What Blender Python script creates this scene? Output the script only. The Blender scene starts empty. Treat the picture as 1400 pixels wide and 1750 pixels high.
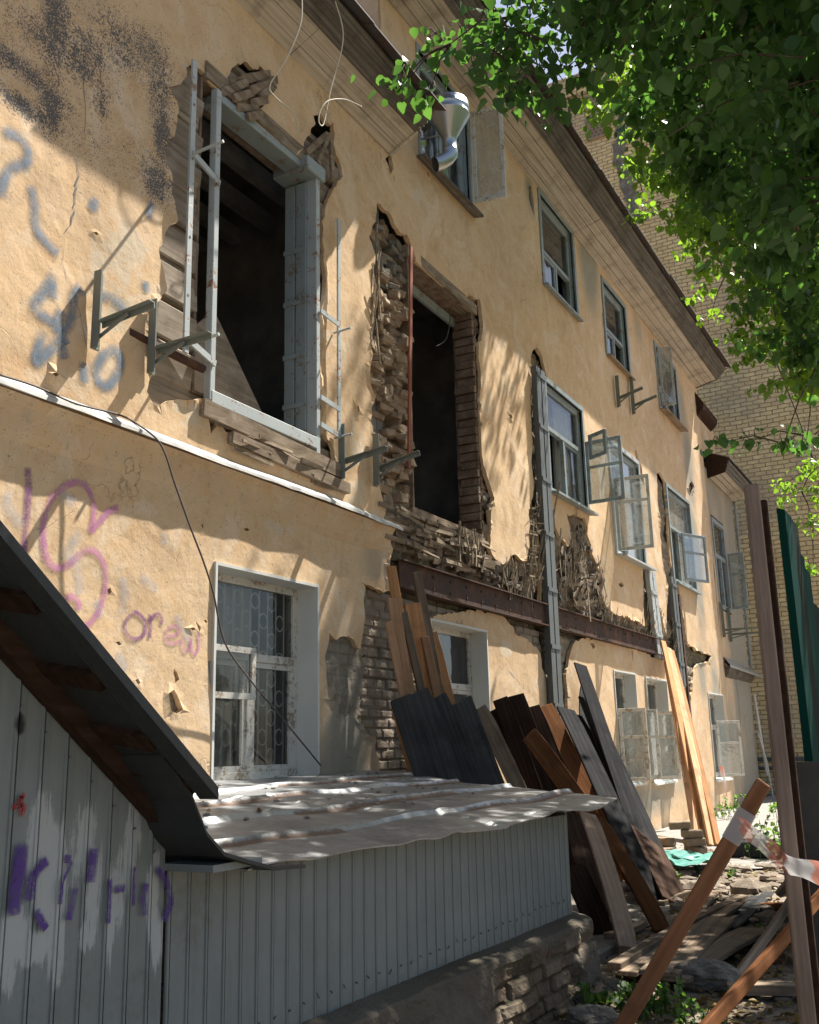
import bpy, math, random
import numpy as np
from mathutils import Vector, Matrix, geometry
random.seed(7); rng = np.random.default_rng(7)
R = math.radians
scene = bpy.context.scene
C = scene.collection

# ------------------------------------------------------------------ camera
# world: x runs along the facade away from the viewer, y towards the facade (plane y = 5), z up, eye at the origin, ground at z = -1.5
XA = np.array([960., 382., 1700.]); XA /= np.linalg.norm(XA)
ZA = np.array([-190., -7275., 1700.]); ZA -= XA*XA.dot(ZA); ZA /= np.linalg.norm(ZA)
YA = np.cross(ZA, XA)
RM = np.stack([XA, YA, ZA])
def ray(px, py): return RM @ np.array([px-700., py-875., 1700.])
def at_y(px, py, y=5.0): r = ray(px, py); return Vector(r*(y/r[1]))
def at_x(px, py, x): r = ray(px, py); return Vector(r*(x/r[0]))
def at_z(px, py, z=-1.5): r = ray(px, py); return Vector(r*(z/r[2]))
def wp(px, py): v = at_y(px, py); return (v.x, v.z)
cam = bpy.data.cameras.new('camera'); co = bpy.data.objects.new('camera', cam); C.objects.link(co)
M = Matrix(((RM[0][0], -RM[0][1], -RM[0][2], 0), (RM[1][0], -RM[1][1], -RM[1][2], 0), (RM[2][0], -RM[2][1], -RM[2][2], 0), (0, 0, 0, 1)))
co.matrix_world = M
cam.sensor_fit = 'VERTICAL'; cam.sensor_height = 24; cam.sensor_width = 24
cam.lens = 1700/1750*24; cam.clip_start = 0.05; cam.clip_end = 2000
scene.camera = co

# ------------------------------------------------------------------ sky and sun
SUN = Vector((0.60, -0.24, 1.0)).normalized()
w = bpy.data.worlds.new('World'); scene.world = w; w.use_nodes = True
nt = w.node_tree; bg = nt.nodes['Background']
sky = nt.nodes.new('ShaderNodeTexSky'); sky.sky_type = 'NISHITA'; sky.sun_disc = False
sky.sun_elevation = math.asin(SUN.z); sky.sun_rotation = math.atan2(SUN.x, SUN.y)
sky.dust_density = 2.0; sky.air_density = 1.0
nt.links.new(sky.outputs[0], bg.inputs[0]); bg.inputs[1].default_value = 0.055
sl = bpy.data.lights.new('sun', 'SUN'); so = bpy.data.objects.new('sun', sl); C.objects.link(so)
sl.energy = 5.0; sl.angle = R(0.5); sl.color = (1.0, 0.94, 0.85)
so.rotation_euler = SUN.to_track_quat('Z', 'Y').to_euler()
scene.view_settings.view_transform = 'Standard'; scene.view_settings.look = 'None'
scene.view_settings.exposure = 1.46; scene.view_settings.gamma = 1.0

# ------------------------------------------------------------------ numpy noise
def _h(ix, iy, iz, s):
    n = (ix.astype(np.int64)*73856093) ^ (iy.astype(np.int64)*19349663) ^ (iz.astype(np.int64)*83492791) ^ (s*2654435761 & 0xffffffff)
    n = (n ^ (n >> 13))*1274126177 & 0x7fffffff
    n = (n ^ (n >> 16))*2246822519 & 0x7fffffff
    return (n & 0xffff)/65535.0
def vn(x, y, z=0, s=1):
    x, y = np.asarray(x, float), np.asarray(y, float); z = np.zeros_like(x)+z
    ix, iy, iz = np.floor(x), np.floor(y), np.floor(z); fx, fy, fz = x-ix, y-iy, z-iz
    fx, fy, fz = [t*t*(3-2*t) for t in (fx, fy, fz)]
    r = 0
    for a in (0, 1):
        for b in (0, 1):
            for c in (0, 1):
                r = r + (fx if a else 1-fx)*(fy if b else 1-fy)*(fz if c else 1-fz)*_h(ix+a, iy+b, iz+c, s)
    return r
def fbm(x, y, z=0, s=1, o=4):
    r = 0; a = .5
    for k in range(o): r = r + a*vn(np.asarray(x)*2**k, np.asarray(y)*2**k, z*2**k, s+k*7); a *= .5
    return r/(1-.5**o)
def pip(px, py, poly):
    c = np.zeros(px.shape, bool); n = len(poly)
    for i in range(n):
        x0, y0 = poly[i]; x1, y1 = poly[(i+1) % n]
        if y0 == y1: continue
        t = ((y0 > py) != (y1 > py)) & (px < (x1-x0)*(py-y0)/(y1-y0)+x0)
        c ^= t
    return c

# ------------------------------------------------------------------ materials
class NT:
    def __init__(s, name):
        s.m = bpy.data.materials.new(name); s.m.use_nodes = True; s.t = s.m.node_tree
        s.b = s.t.nodes['Principled BSDF']; s.out = s.t.nodes['Material Output']
    def n(s, k, **kw):
        o = s.t.nodes.new('ShaderNode'+k)
        for a, v in kw.items():
            if a.startswith('i_'):
                key = a[2:].replace('_', ' '); o.inputs[key].default_value = v
            else: setattr(o, a, v)
        return o
    def l(s, a, b): s.t.links.new(a, b)
    def noise(s, vec, scale, detail=5, rough=.6, dist=0):
        o = s.n('TexNoise'); o.inputs['Scale'].default_value = scale; o.inputs['Detail'].default_value = detail
        o.inputs['Roughness'].default_value = rough; o.inputs['Distortion'].default_value = dist
        if vec is not None: s.l(vec, o.inputs['Vector'])
        return o.outputs['Fac']
    def ramp(s, fac, stops, interp='LINEAR'):
        o = s.n('ValToRGB'); cr = o.color_ramp; cr.interpolation = interp
        while len(cr.elements) < len(stops): cr.elements.new(.5)
        for e, (p, c) in zip(cr.elements, stops):
            e.position = p; e.color = (*c, 1) if len(c) == 3 else c
        s.l(fac, o.inputs[0]); return o.outputs[0]
    def mix(s, fac, a, b, bt='MIX'):
        o = s.n('MixRGB'); o.blend_type = bt
        for i, v in ((0, fac), (1, a), (2, b)):
            if hasattr(v, 'is_linked') or hasattr(v, 'links'): s.l(v, o.inputs[i])
            elif i == 0: o.inputs[0].default_value = v
            else: o.inputs[i].default_value = (*v, 1) if len(v) == 3 else v
        return o.outputs[0]
    def math(s, op, a, b=0, clamp=False):
        o = s.n('Math'); o.operation = op; o.use_clamp = clamp
        for i, v in ((0, a), (1, b)):
            if hasattr(v, 'links'): s.l(v, o.inputs[i])
            else: o.inputs[i].default_value = v
        return o.outputs[0]
    def bump(s, h, strength=.4, dist=.02, nrm=None):
        o = s.n('Bump'); o.inputs['Strength'].default_value = strength; o.inputs['Distance'].default_value = dist
        s.l(h, o.inputs['Height'])
        if nrm is not None: s.l(nrm, o.inputs['Normal'])
        return o.outputs[0]
    def coord(s, k='Object', scale=None):
        o = s.n('TexCoord').outputs[k]
        if scale:
            mp = s.n('Mapping'); mp.inputs['Scale'].default_value = scale; s.l(o, mp.inputs[0]); return mp.outputs[0]
        return o
    def attr(s, name):
        o = s.n('Attribute'); o.attribute_name = name; return o
    def set(s, col=None, rough=None, nrm=None, metal=None, spec=None):
        if col is not None:
            if hasattr(col, 'links'): s.l(col, s.b.inputs['Base Color'])
            else: s.b.inputs['Base Color'].default_value = (*col, 1)
        if rough is not None:
            if hasattr(rough, 'links'): s.l(rough, s.b.inputs['Roughness'])
            else: s.b.inputs['Roughness'].default_value = rough
        if nrm is not None: s.l(nrm, s.b.inputs['Normal'])
        if metal is not None: s.b.inputs['Metallic'].default_value = metal
        if spec is not None: s.b.inputs['Specular IOR Level'].default_value = spec
        return s.m

def mat_plaster():
    t = NT('ochre_plaster'); v = t.coord()
    n1 = t.noise(v, .55, 6, .65, .4); n2 = t.noise(v, 4.5, 8, .7, .3); n3 = t.noise(v, 45, 4, .7)
    c = t.ramp(n1, [(.30, (.49, .325, .18)), (.48, (.57, .385, .215)), (.6, (.62, .43, .245)), (.75, (.54, .40, .265))])
    c = t.mix(t.ramp(n2, [(.35, (0, 0, 0)), (.62, (.55, .55, .55))]), c, (.66, .51, .345))
    n5 = t.noise(v, 1.6, 7, .7, 1.2); c = t.mix(t.ramp(n5, [(.52, (0, 0, 0)), (.60, (.5, .5, .5))]), c, (.68, .56, .42)); c = t.mix(t.ramp(n5, [(.36, (.5, .5, .5)), (.43, (0, 0, 0))]), c, (.44, .32, .20))
    c = t.mix(t.ramp(n2, [(.60, (0, 0, 0)), (.72, (.6, .6, .6))]), c, (.47, .31, .18))
    # runs of grime that stay where they are: long in z
    vs = t.coord(scale=(5, 5, .5)); n4 = t.noise(vs, 1.1, 6, .7)
    c = t.mix(t.ramp(n4, [(.55, (0, 0, 0)), (.75, (.45, .45, .45))]), c, (.40, .33, .23))
    a = t.attr('wear'); sep = t.n('SeparateColor'); t.l(a.outputs['Color'], sep.inputs[0])
    # soot speckle (red), pale undercoat (green), damp grey (blue)
    sp = t.noise(v, 70, 3, .75); sp2 = t.noise(v, 14, 3, .6)
    m = t.math('ADD', t.math('MULTIPLY', sep.outputs[0], .62), t.math('ADD', t.math('MULTIPLY', t.math('SUBTRACT', sp, .5), 2.2), t.math('MULTIPLY', t.math('SUBTRACT', sp2, .5), .7)))
    c = t.mix(t.ramp(m, [(.22, (0, 0, 0)), (.52, (.9, .9, .9))]), c, (.060, .070, .082))
    m = t.math('ADD', sep.outputs[1], t.math('SUBTRACT', n2, .5))
    c = t.mix(t.ramp(m, [(.42, (0, 0, 0)), (.5, (.85, .85, .85))]), c, t.mix(n2, (.48, .40, .29), (.62, .52, .38)))
    m = t.math('ADD', sep.outputs[2], t.math('MULTIPLY', t.math('SUBTRACT', n2, .5), .9))
    c = t.mix(t.ramp(m, [(.25, (0, 0, 0)), (.85, (.9, .9, .9))]), c, t.mix(n2, (.19, .18, .14), (.36, .34, .28)))
    h = t.math('ADD', t.math('MULTIPLY', n3, .14), t.math('ADD', t.noise(v, 11, 6, .65), t.math('MULTIPLY', n1, 1.0)))
    cr = t.n('TexVoronoi'); cr.feature = 'DISTANCE_TO_EDGE'; cr.inputs['Scale'].default_value = .8
    wv = t.n('VectorMath'); wv.operation = 'ADD'; nn = t.n('TexNoise'); nn.inputs['Scale'].default_value = 2.2; nn.inputs['Detail'].default_value = 6; t.l(v, nn.inputs['Vector'])
    t.l(v, wv.inputs[0]); t.l(nn.outputs['Color'], wv.inputs[1]); t.l(wv.outputs[0], cr.inputs['Vector'])
    crk = t.math('MULTIPLY', t.ramp(cr.outputs['Distance'], [(0, (1, 1, 1)), (.006, (0, 0, 0))]), t.ramp(t.noise(v, .9, 2), [(.56, (0, 0, 0)), (.62, (1, 1, 1))]))
    c = t.mix(t.math('MULTIPLY', crk, .7), c, (.22, .14, .08))
    h = t.math('SUBTRACT', h, t.math('MULTIPLY', crk, .8))
    return t.set(c, .92, t.bump(h, .5, .011), spec=.15)
def mat_masonry(k=1.0):
    t = NT('bare_masonry'); v = t.coord(); a = t.attr('tone'); sep = t.n('SeparateColor'); t.l(a.outputs['Color'], sep.inputs[0])
    n = t.noise(v, 9, 7, .7); n2 = t.noise(v, 60, 4, .7)
    c = t.ramp(sep.outputs[0], [(0, (.14, .085, .055)), (.35, (.30, .20, .135)), (.65, (.38, .29, .21)), (1, (.46, .36, .25))])
    c = t.mix(t.ramp(n, [(.35, (.0, .0, .0)), (.7, (.7, .7, .7))]), c, (.36, .31, .24))
    c = t.mix(sep.outputs[1], c, t.mix(n, (.36, .32, .26), (.14, .12, .09)))
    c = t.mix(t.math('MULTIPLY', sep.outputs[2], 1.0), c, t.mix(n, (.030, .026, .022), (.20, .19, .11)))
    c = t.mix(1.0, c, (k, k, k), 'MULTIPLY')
    return t.set(c, .95, t.bump(t.math('ADD', n, t.math('MULTIPLY', n2, .5)), .8, .02), spec=.15)
def mat_simple(name, col, col2=None, scale=6, rough=.7, metal=0, bump=.2, bd=.004, spec=.3, stretch=None, detail=6, lo=.4, hi=.65):
    t = NT(name); v = t.coord(scale=stretch) if stretch else t.coord()
    n = t.noise(v, scale, detail, .65)
    c = t.ramp(n, [(lo, col), (hi, col2 or col)])
    return t.set(c, rough, t.bump(t.noise(v, scale*5, 4), bump, bd), metal, spec)
def mat_paint(name, base, chip, dirt, rough=.5, amount=.60):
    t = NT(name); v = t.coord()
    n = t.noise(v, 6, 8, .75, .3); n2 = t.noise(v, 1.5, 5, .6); n3 = t.noise(v, 30, 6, .7)
    c = t.mix(t.ramp(n2, [(.35, (0, 0, 0)), (.7, (.55, .55, .55))]), base, dirt)
    k = t.ramp(t.math('ADD', t.math('MULTIPLY', n, .6), t.math('MULTIPLY', n3, .4)), [(amount-.03, (0, 0, 0)), (amount+.01, (1, 1, 1))])
    c = t.mix(k, c, chip)
    return t.set(c, rough, t.bump(t.math('SUBTRACT', t.math('MULTIPLY', n3, .3), k), .4, .004), spec=.35)
def mat_wood(name, c1, c2, c3, rough=.85, per=True, knots=True, bump=.35, sx=.35):
    t = NT(name); tc = t.n('TexCoord'); oi = t.n('ObjectInfo')
    mp = t.n('Mapping'); mp.inputs['Scale'].default_value = (sx, 6, 6); t.l(tc.outputs['Object'], mp.inputs[0])
    add = t.n('VectorMath'); add.operation = 'ADD'; t.l(mp.outputs[0], add.inputs[0])
    cb = t.n('CombineXYZ'); t.l(t.math('MULTIPLY', oi.outputs['Random'], 37), cb.inputs[1]); t.l(t.math('MULTIPLY', oi.outputs['Random'], 11), cb.inputs[0]); t.l(cb.outputs[0], add.inputs[1])
    n = t.noise(add.outputs[0], 3.5, 8, .7, .6)
    wv = t.n('TexWave'); wv.wave_type = 'BANDS'; wv.bands_direction = 'Y'; wv.inputs['Scale'].default_value = .9; wv.inputs['Distortion'].default_value = 14; wv.inputs['Detail'].default_value = 4; wv.inputs['Detail Scale'].default_value = 1.2
    t.l(add.outputs[0], wv.inputs['Vector'])
    f = t.math('ADD', t.math('MULTIPLY', n, .85), t.math('MULTIPLY', wv.outputs['Fac'], .15))
    c = t.ramp(f, [(.25, c1), (.5, c2), (.75, c3)])
    if per:
        hs = t.n('HueSaturation'); t.l(c, hs.inputs['Color']); t.l(t.math('ADD', t.math('MULTIPLY', oi.outputs['Random'], .6), .7), hs.inputs['Value']); c = hs.outputs[0]
    nb = t.noise(tc.outputs['Object'], 2.3, 6, .7)
    c = t.mix(t.ramp(nb, [(.5, (0, 0, 0)), (.72, (.6, .6, .6))]), c, tuple(x*.45 for x in c1))
    return t.set(c, rough, t.bump(f, bump, .003), spec=.06)
def mat_far_brick():
    t = NT('yellow_brick'); v = t.coord()
    sp = t.n('SeparateXYZ'); t.l(v, sp.inputs[0]); cb = t.n('CombineXYZ'); t.l(sp.outputs[1], cb.inputs[0]); t.l(sp.outputs[2], cb.inputs[1])
    nn = t.n('TexNoise'); nn.inputs['Scale'].default_value = 1.3; nn.inputs['Detail'].default_value = 5; t.l(v, nn.inputs['Vector'])
    ad = t.n('VectorMath'); ad.operation = 'MULTIPLY_ADD'; t.l(nn.outputs['Color'], ad.inputs[0]); ad.inputs[1].default_value = (.10, .10, 0); t.l(cb.outputs[0], ad.inputs[2])
    nf = t.n('TexNoise'); nf.inputs['Scale'].default_value = 9; nf.inputs['Detail'].default_value = 3; t.l(v, nf.inputs['Vector'])
    ad2 = t.n('VectorMath'); ad2.operation = 'MULTIPLY_ADD'; t.l(nf.outputs['Color'], ad2.inputs[0]); ad2.inputs[1].default_value = (.045, .045, 0); t.l(ad.outputs[0], ad2.inputs[2])
    br = t.n('TexBrick'); t.l(ad2.outputs[0], br.inputs['Vector']); br.inputs['Scale'].default_value = 1
    br.inputs['Brick Width'].default_value = .36; br.inputs['Row Height'].default_value = .135; br.inputs['Mortar Size'].default_value = .016; br.inputs['Mortar Smooth'].default_value = .5
    br.inputs['Bias'].default_value = 0
    br.inputs['Color1'].default_value = (.90, .74, .42, 1); br.inputs['Color2'].default_value = (.72, .55, .28, 1); br.inputs['Mortar'].default_value = (.22, .17, .12, 1)
    n = t.noise(v, .35, 7, .7); n2 = t.noise(v, 5, 6, .7); n3 = t.noise(v, 17, 4, .75)
    c = t.mix(t.ramp(n2, [(.38, (0, 0, 0)), (.66, (.65, .65, .65))]), br.outputs['Color'], (.52, .40, .22))
    c = t.mix(t.ramp(n3, [(.5, (0, 0, 0)), (.68, (.6, .6, .6))]), c, (.70, .58, .36))
    c = t.mix(t.ramp(n, [(.5, (0, 0, 0)), (.62, (.5, .5, .5))]), c, (.36, .31, .25))
    c = t.mix(t.ramp(n, [(.36, (.45, .45, .45)), (.44, (0, 0, 0))]), c, (.46, .30, .15))
    h = t.math('ADD', t.math('SUBTRACT', 1, br.outputs['Fac']), t.math('MULTIPLY', n3, .8))
    return t.set(c, .95, t.bump(h, .9, .03), spec=.1)
def mat_glass(name, tint=(.5, .55, .55), refl=.35, rough=.04, diffuse_mix=(.02, .10)):
    t = NT(name); g = t.n('BsdfGlossy'); g.inputs['Roughness'].default_value = rough; g.inputs['Color'].default_value = (.9, .95, 1, 1)
    tr = t.n('BsdfTransparent'); tr.inputs['Color'].default_value = (*tint, 1)
    fr = t.n('Fresnel'); fr.inputs['IOR'].default_value = 1.5
    f = t.math('ADD', fr.outputs[0], refl*.35, True)
    v = t.coord(); nz = t.noise(v, 1.6, 3); t.l(t.bump(nz, .25, .02), g.inputs['Normal'])
    mx = t.n('MixShader'); t.l(f, mx.inputs[0]); t.l(tr.outputs[0], mx.inputs[1]); t.l(g.outputs[0], mx.inputs[2])
    df = t.n('BsdfDiffuse'); df.inputs['Color'].default_value = (.6, .6, .55, 1)
    m2 = t.n('MixShader'); t.l(t.ramp(t.noise(v, 5, 6, .7), [(.4, (diffuse_mix[0],)*3), (.75, (diffuse_mix[1],)*3)]), m2.inputs[0]); t.l(mx.outputs[0], m2.inputs[1]); t.l(df.outputs[0], m2.inputs[2])
    t.l(m2.outputs[0], t.out.inputs[0]); return t.m
def mat_leaf(name, c1, c2, tl):
    t = NT(name); oi = t.attr('tone')
    c = t.mix(oi.outputs['Fac'], c1, c2)
    df = t.b; t.set(c, .45, spec=.35)
    tr = t.n('BsdfTranslucent'); t.l(t.mix(oi.outputs['Fac'], tl, tuple(x*1.25 for x in tl)), tr.inputs['Color'])
    mx = t.n('MixShader'); mx.inputs[0].default_value = .42; t.l(df.outputs[0], mx.inputs[1]); t.l(tr.outputs[0], mx.inputs[2]); t.l(mx.outputs[0], t.out.inputs[0]); return t.m
def mat_spray(name, col, alpha=.8, grain=60, edge=.35):
    t = NT(name); uv = t.n('UVMap'); sp = t.n('SeparateXYZ'); t.l(uv.outputs[0], sp.inputs[0])
    v = t.coord(); n = t.noise(v, grain, 3, .7); n2 = t.noise(v, 7, 4, .6)
    d = t.math('ABSOLUTE', t.math('SUBTRACT', t.math('MULTIPLY', sp.outputs[1], 2), 1))
    f = t.math('SUBTRACT', 1, d)
    f = t.math('DIVIDE', f, edge, True)
    f = t.math('MULTIPLY', f, t.ramp(t.math('ADD', t.math('MULTIPLY', n, .5), t.math('MULTIPLY', n2, .5)), [(.34, (.12,)*3), (.56, (1, 1, 1))]))
    f = t.math('MULTIPLY', f, alpha)
    t.set(col, .8, spec=.2)
    tr = t.n('BsdfTransparent'); e = t.math('DIVIDE', t.math('SUBTRACT', .5, t.math('ABSOLUTE', t.math('SUBTRACT', sp.outputs[0], .5))), .07, True); f = t.math('MULTIPLY', f, e)
    mx = t.n('MixShader'); t.l(f, mx.inputs[0]); t.l(tr.outputs[0], mx.inputs[1]); t.l(t.b.outputs[0], mx.inputs[2]); t.l(mx.outputs[0], t.out.inputs[0]); return t.m
def mat_rust(name, c1=(.13, .045, .02), c2=(.28, .10, .04), c3=(.10, .09, .085), rough=.8):
    t = NT(name); v = t.coord(); n = t.noise(v, 3, 8, .75, .4); n2 = t.noise(v, 40, 5, .7)
    c = t.ramp(n, [(.35, c3), (.5, c1), (.7, c2)])
    return t.set(c, rough, t.bump(t.math('ADD', n, n2), .5, .004), spec=.3)
def mat_tin_roof():
    t = NT('galvanised_sheet'); v = t.coord(); a = t.attr('rust')
    n = t.noise(v, 2.2, 8, .7, .5); n2 = t.noise(v, 22, 6, .75)
    c = t.ramp(n, [(.3, (.20, .212, .218)), (.5, (.36, .375, .38)), (.7, (.50, .51, .51))])
    k = t.ramp(t.math('ADD', a.outputs['Fac'], t.math('MULTIPLY', t.math('SUBTRACT', n2, .5), .9)), [(.45, (0, 0, 0)), (.7, (1, 1, 1))])
    c = t.mix(k, c, t.mix(n2, (.10, .055, .035), (.17, .105, .07)))
    k2 = t.ramp(n2, [(.55, (0, 0, 0)), (.75, (.5, .5, .5))]); c = t.mix(k2, c, (.14, .125, .11))
    t.l(t.math('SUBTRACT', .8, t.math('MULTIPLY', k, .8)), t.b.inputs['Metallic'])
    return t.set(c, t.ramp(n2, [(.3, (.30,)*3), (.7, (.60,)*3)]), t.bump(t.math('ADD', n, t.math('MULTIPLY', n2, .3)), .25, .010))
def mat_cladding():
    t = NT('grey_green_cladding_paint'); v = t.coord(); a = t.attr('wear'); sep = t.n('SeparateColor'); t.l(a.outputs['Color'], sep.inputs[0])
    n = t.noise(v, 2.0, 7, .7); n2 = t.noise(v, 26, 6, .7); vs = t.coord(scale=(9, 9, .8)); n3 = t.noise(vs, 2.2, 6, .7)
    c = t.ramp(n, [(.3, (.158, .182, .175)), (.7, (.212, .240, .232))])
    c = t.mix(t.ramp(n3, [(.52, (0, 0, 0)), (.75, (.55, .55, .55))]), c, (.13, .15, .14))
    vb = t.coord(scale=(60, 60, 3)); n5 = t.noise(vb, 1.5, 4, .7)
    m = t.math('ADD', sep.outputs[0], t.math('ADD', t.math('MULTIPLY', t.math('SUBTRACT', n3, .5), .8), t.math('ADD', t.math('MULTIPLY', t.math('SUBTRACT', n2, .5), .3), t.math('MULTIPLY', t.math('SUBTRACT', n5, .5), 1.1))))
    c = t.mix(t.ramp(m, [(.45, (0, 0, 0)), (.58, (.8, .8, .8))]), c, (.42, .45, .44))
    m = t.math('ADD', sep.outputs[1], t.math('MULTIPLY', t.math('SUBTRACT', n2, .5), .5))
    c = t.mix(t.ramp(m, [(.4, (0, 0, 0)), (.75, (.93, .93, .93))]), c, (.012, .013, .016))
    m = t.math('ADD', sep.outputs[2], t.math('MULTIPLY', t.math('SUBTRACT', n2, .5), .8))
    c = t.mix(t.ramp(m, [(.4, (0, 0, 0)), (.8, (.85, .85, .85))]), c, (.10, .10, .08))
    return t.set(c, .5, t.bump(t.math('ADD', t.math('MULTIPLY', n2, .08), t.noise(v, 3.2, 3)), .5, .02), spec=.4)
def mat_ground():
    t = NT('trampled_soil'); v = t.coord(); n = t.noise(v, .9, 8, .7); n2 = t.noise(v, 12, 8, .75); vo = t.n('TexVoronoi'); vo.inputs['Scale'].default_value = 16; t.l(v, vo.inputs['Vector'])
    c = t.ramp(n, [(.3, (.17, .135, .10)), (.5, (.26, .215, .165)), (.7, (.34, .29, .235))])
    c = t.mix(t.ramp(n2, [(.42, (0, 0, 0)), (.68, (.8, .8, .8))]), c, (.075, .055, .038))
    c = t.mix(t.ramp(t.noise(v, .6, 5, .6), [(.56, (0, 0, 0)), (.66, (.55, .55, .55))]), c, (.07, .09, .03))
    return t.set(c, .95, t.bump(t.math('ADD', n2, t.math('MULTIPLY', vo.outputs['Distance'], .5)), .9, .03), spec=.15)
def mat_stone(name, a, b, c_):
    t = NT(name); v = t.coord(); n = t.noise(v, 5, 9, .75, .3); n2 = t.noise(v, 40, 5, .7)
    c = t.ramp(n, [(.3, a), (.5, b), (.7, c_)])
    return t.set(c, .93, t.bump(t.math('ADD', n, t.math('MULTIPLY', n2, .4)), .9, .03), spec=.2)

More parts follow.
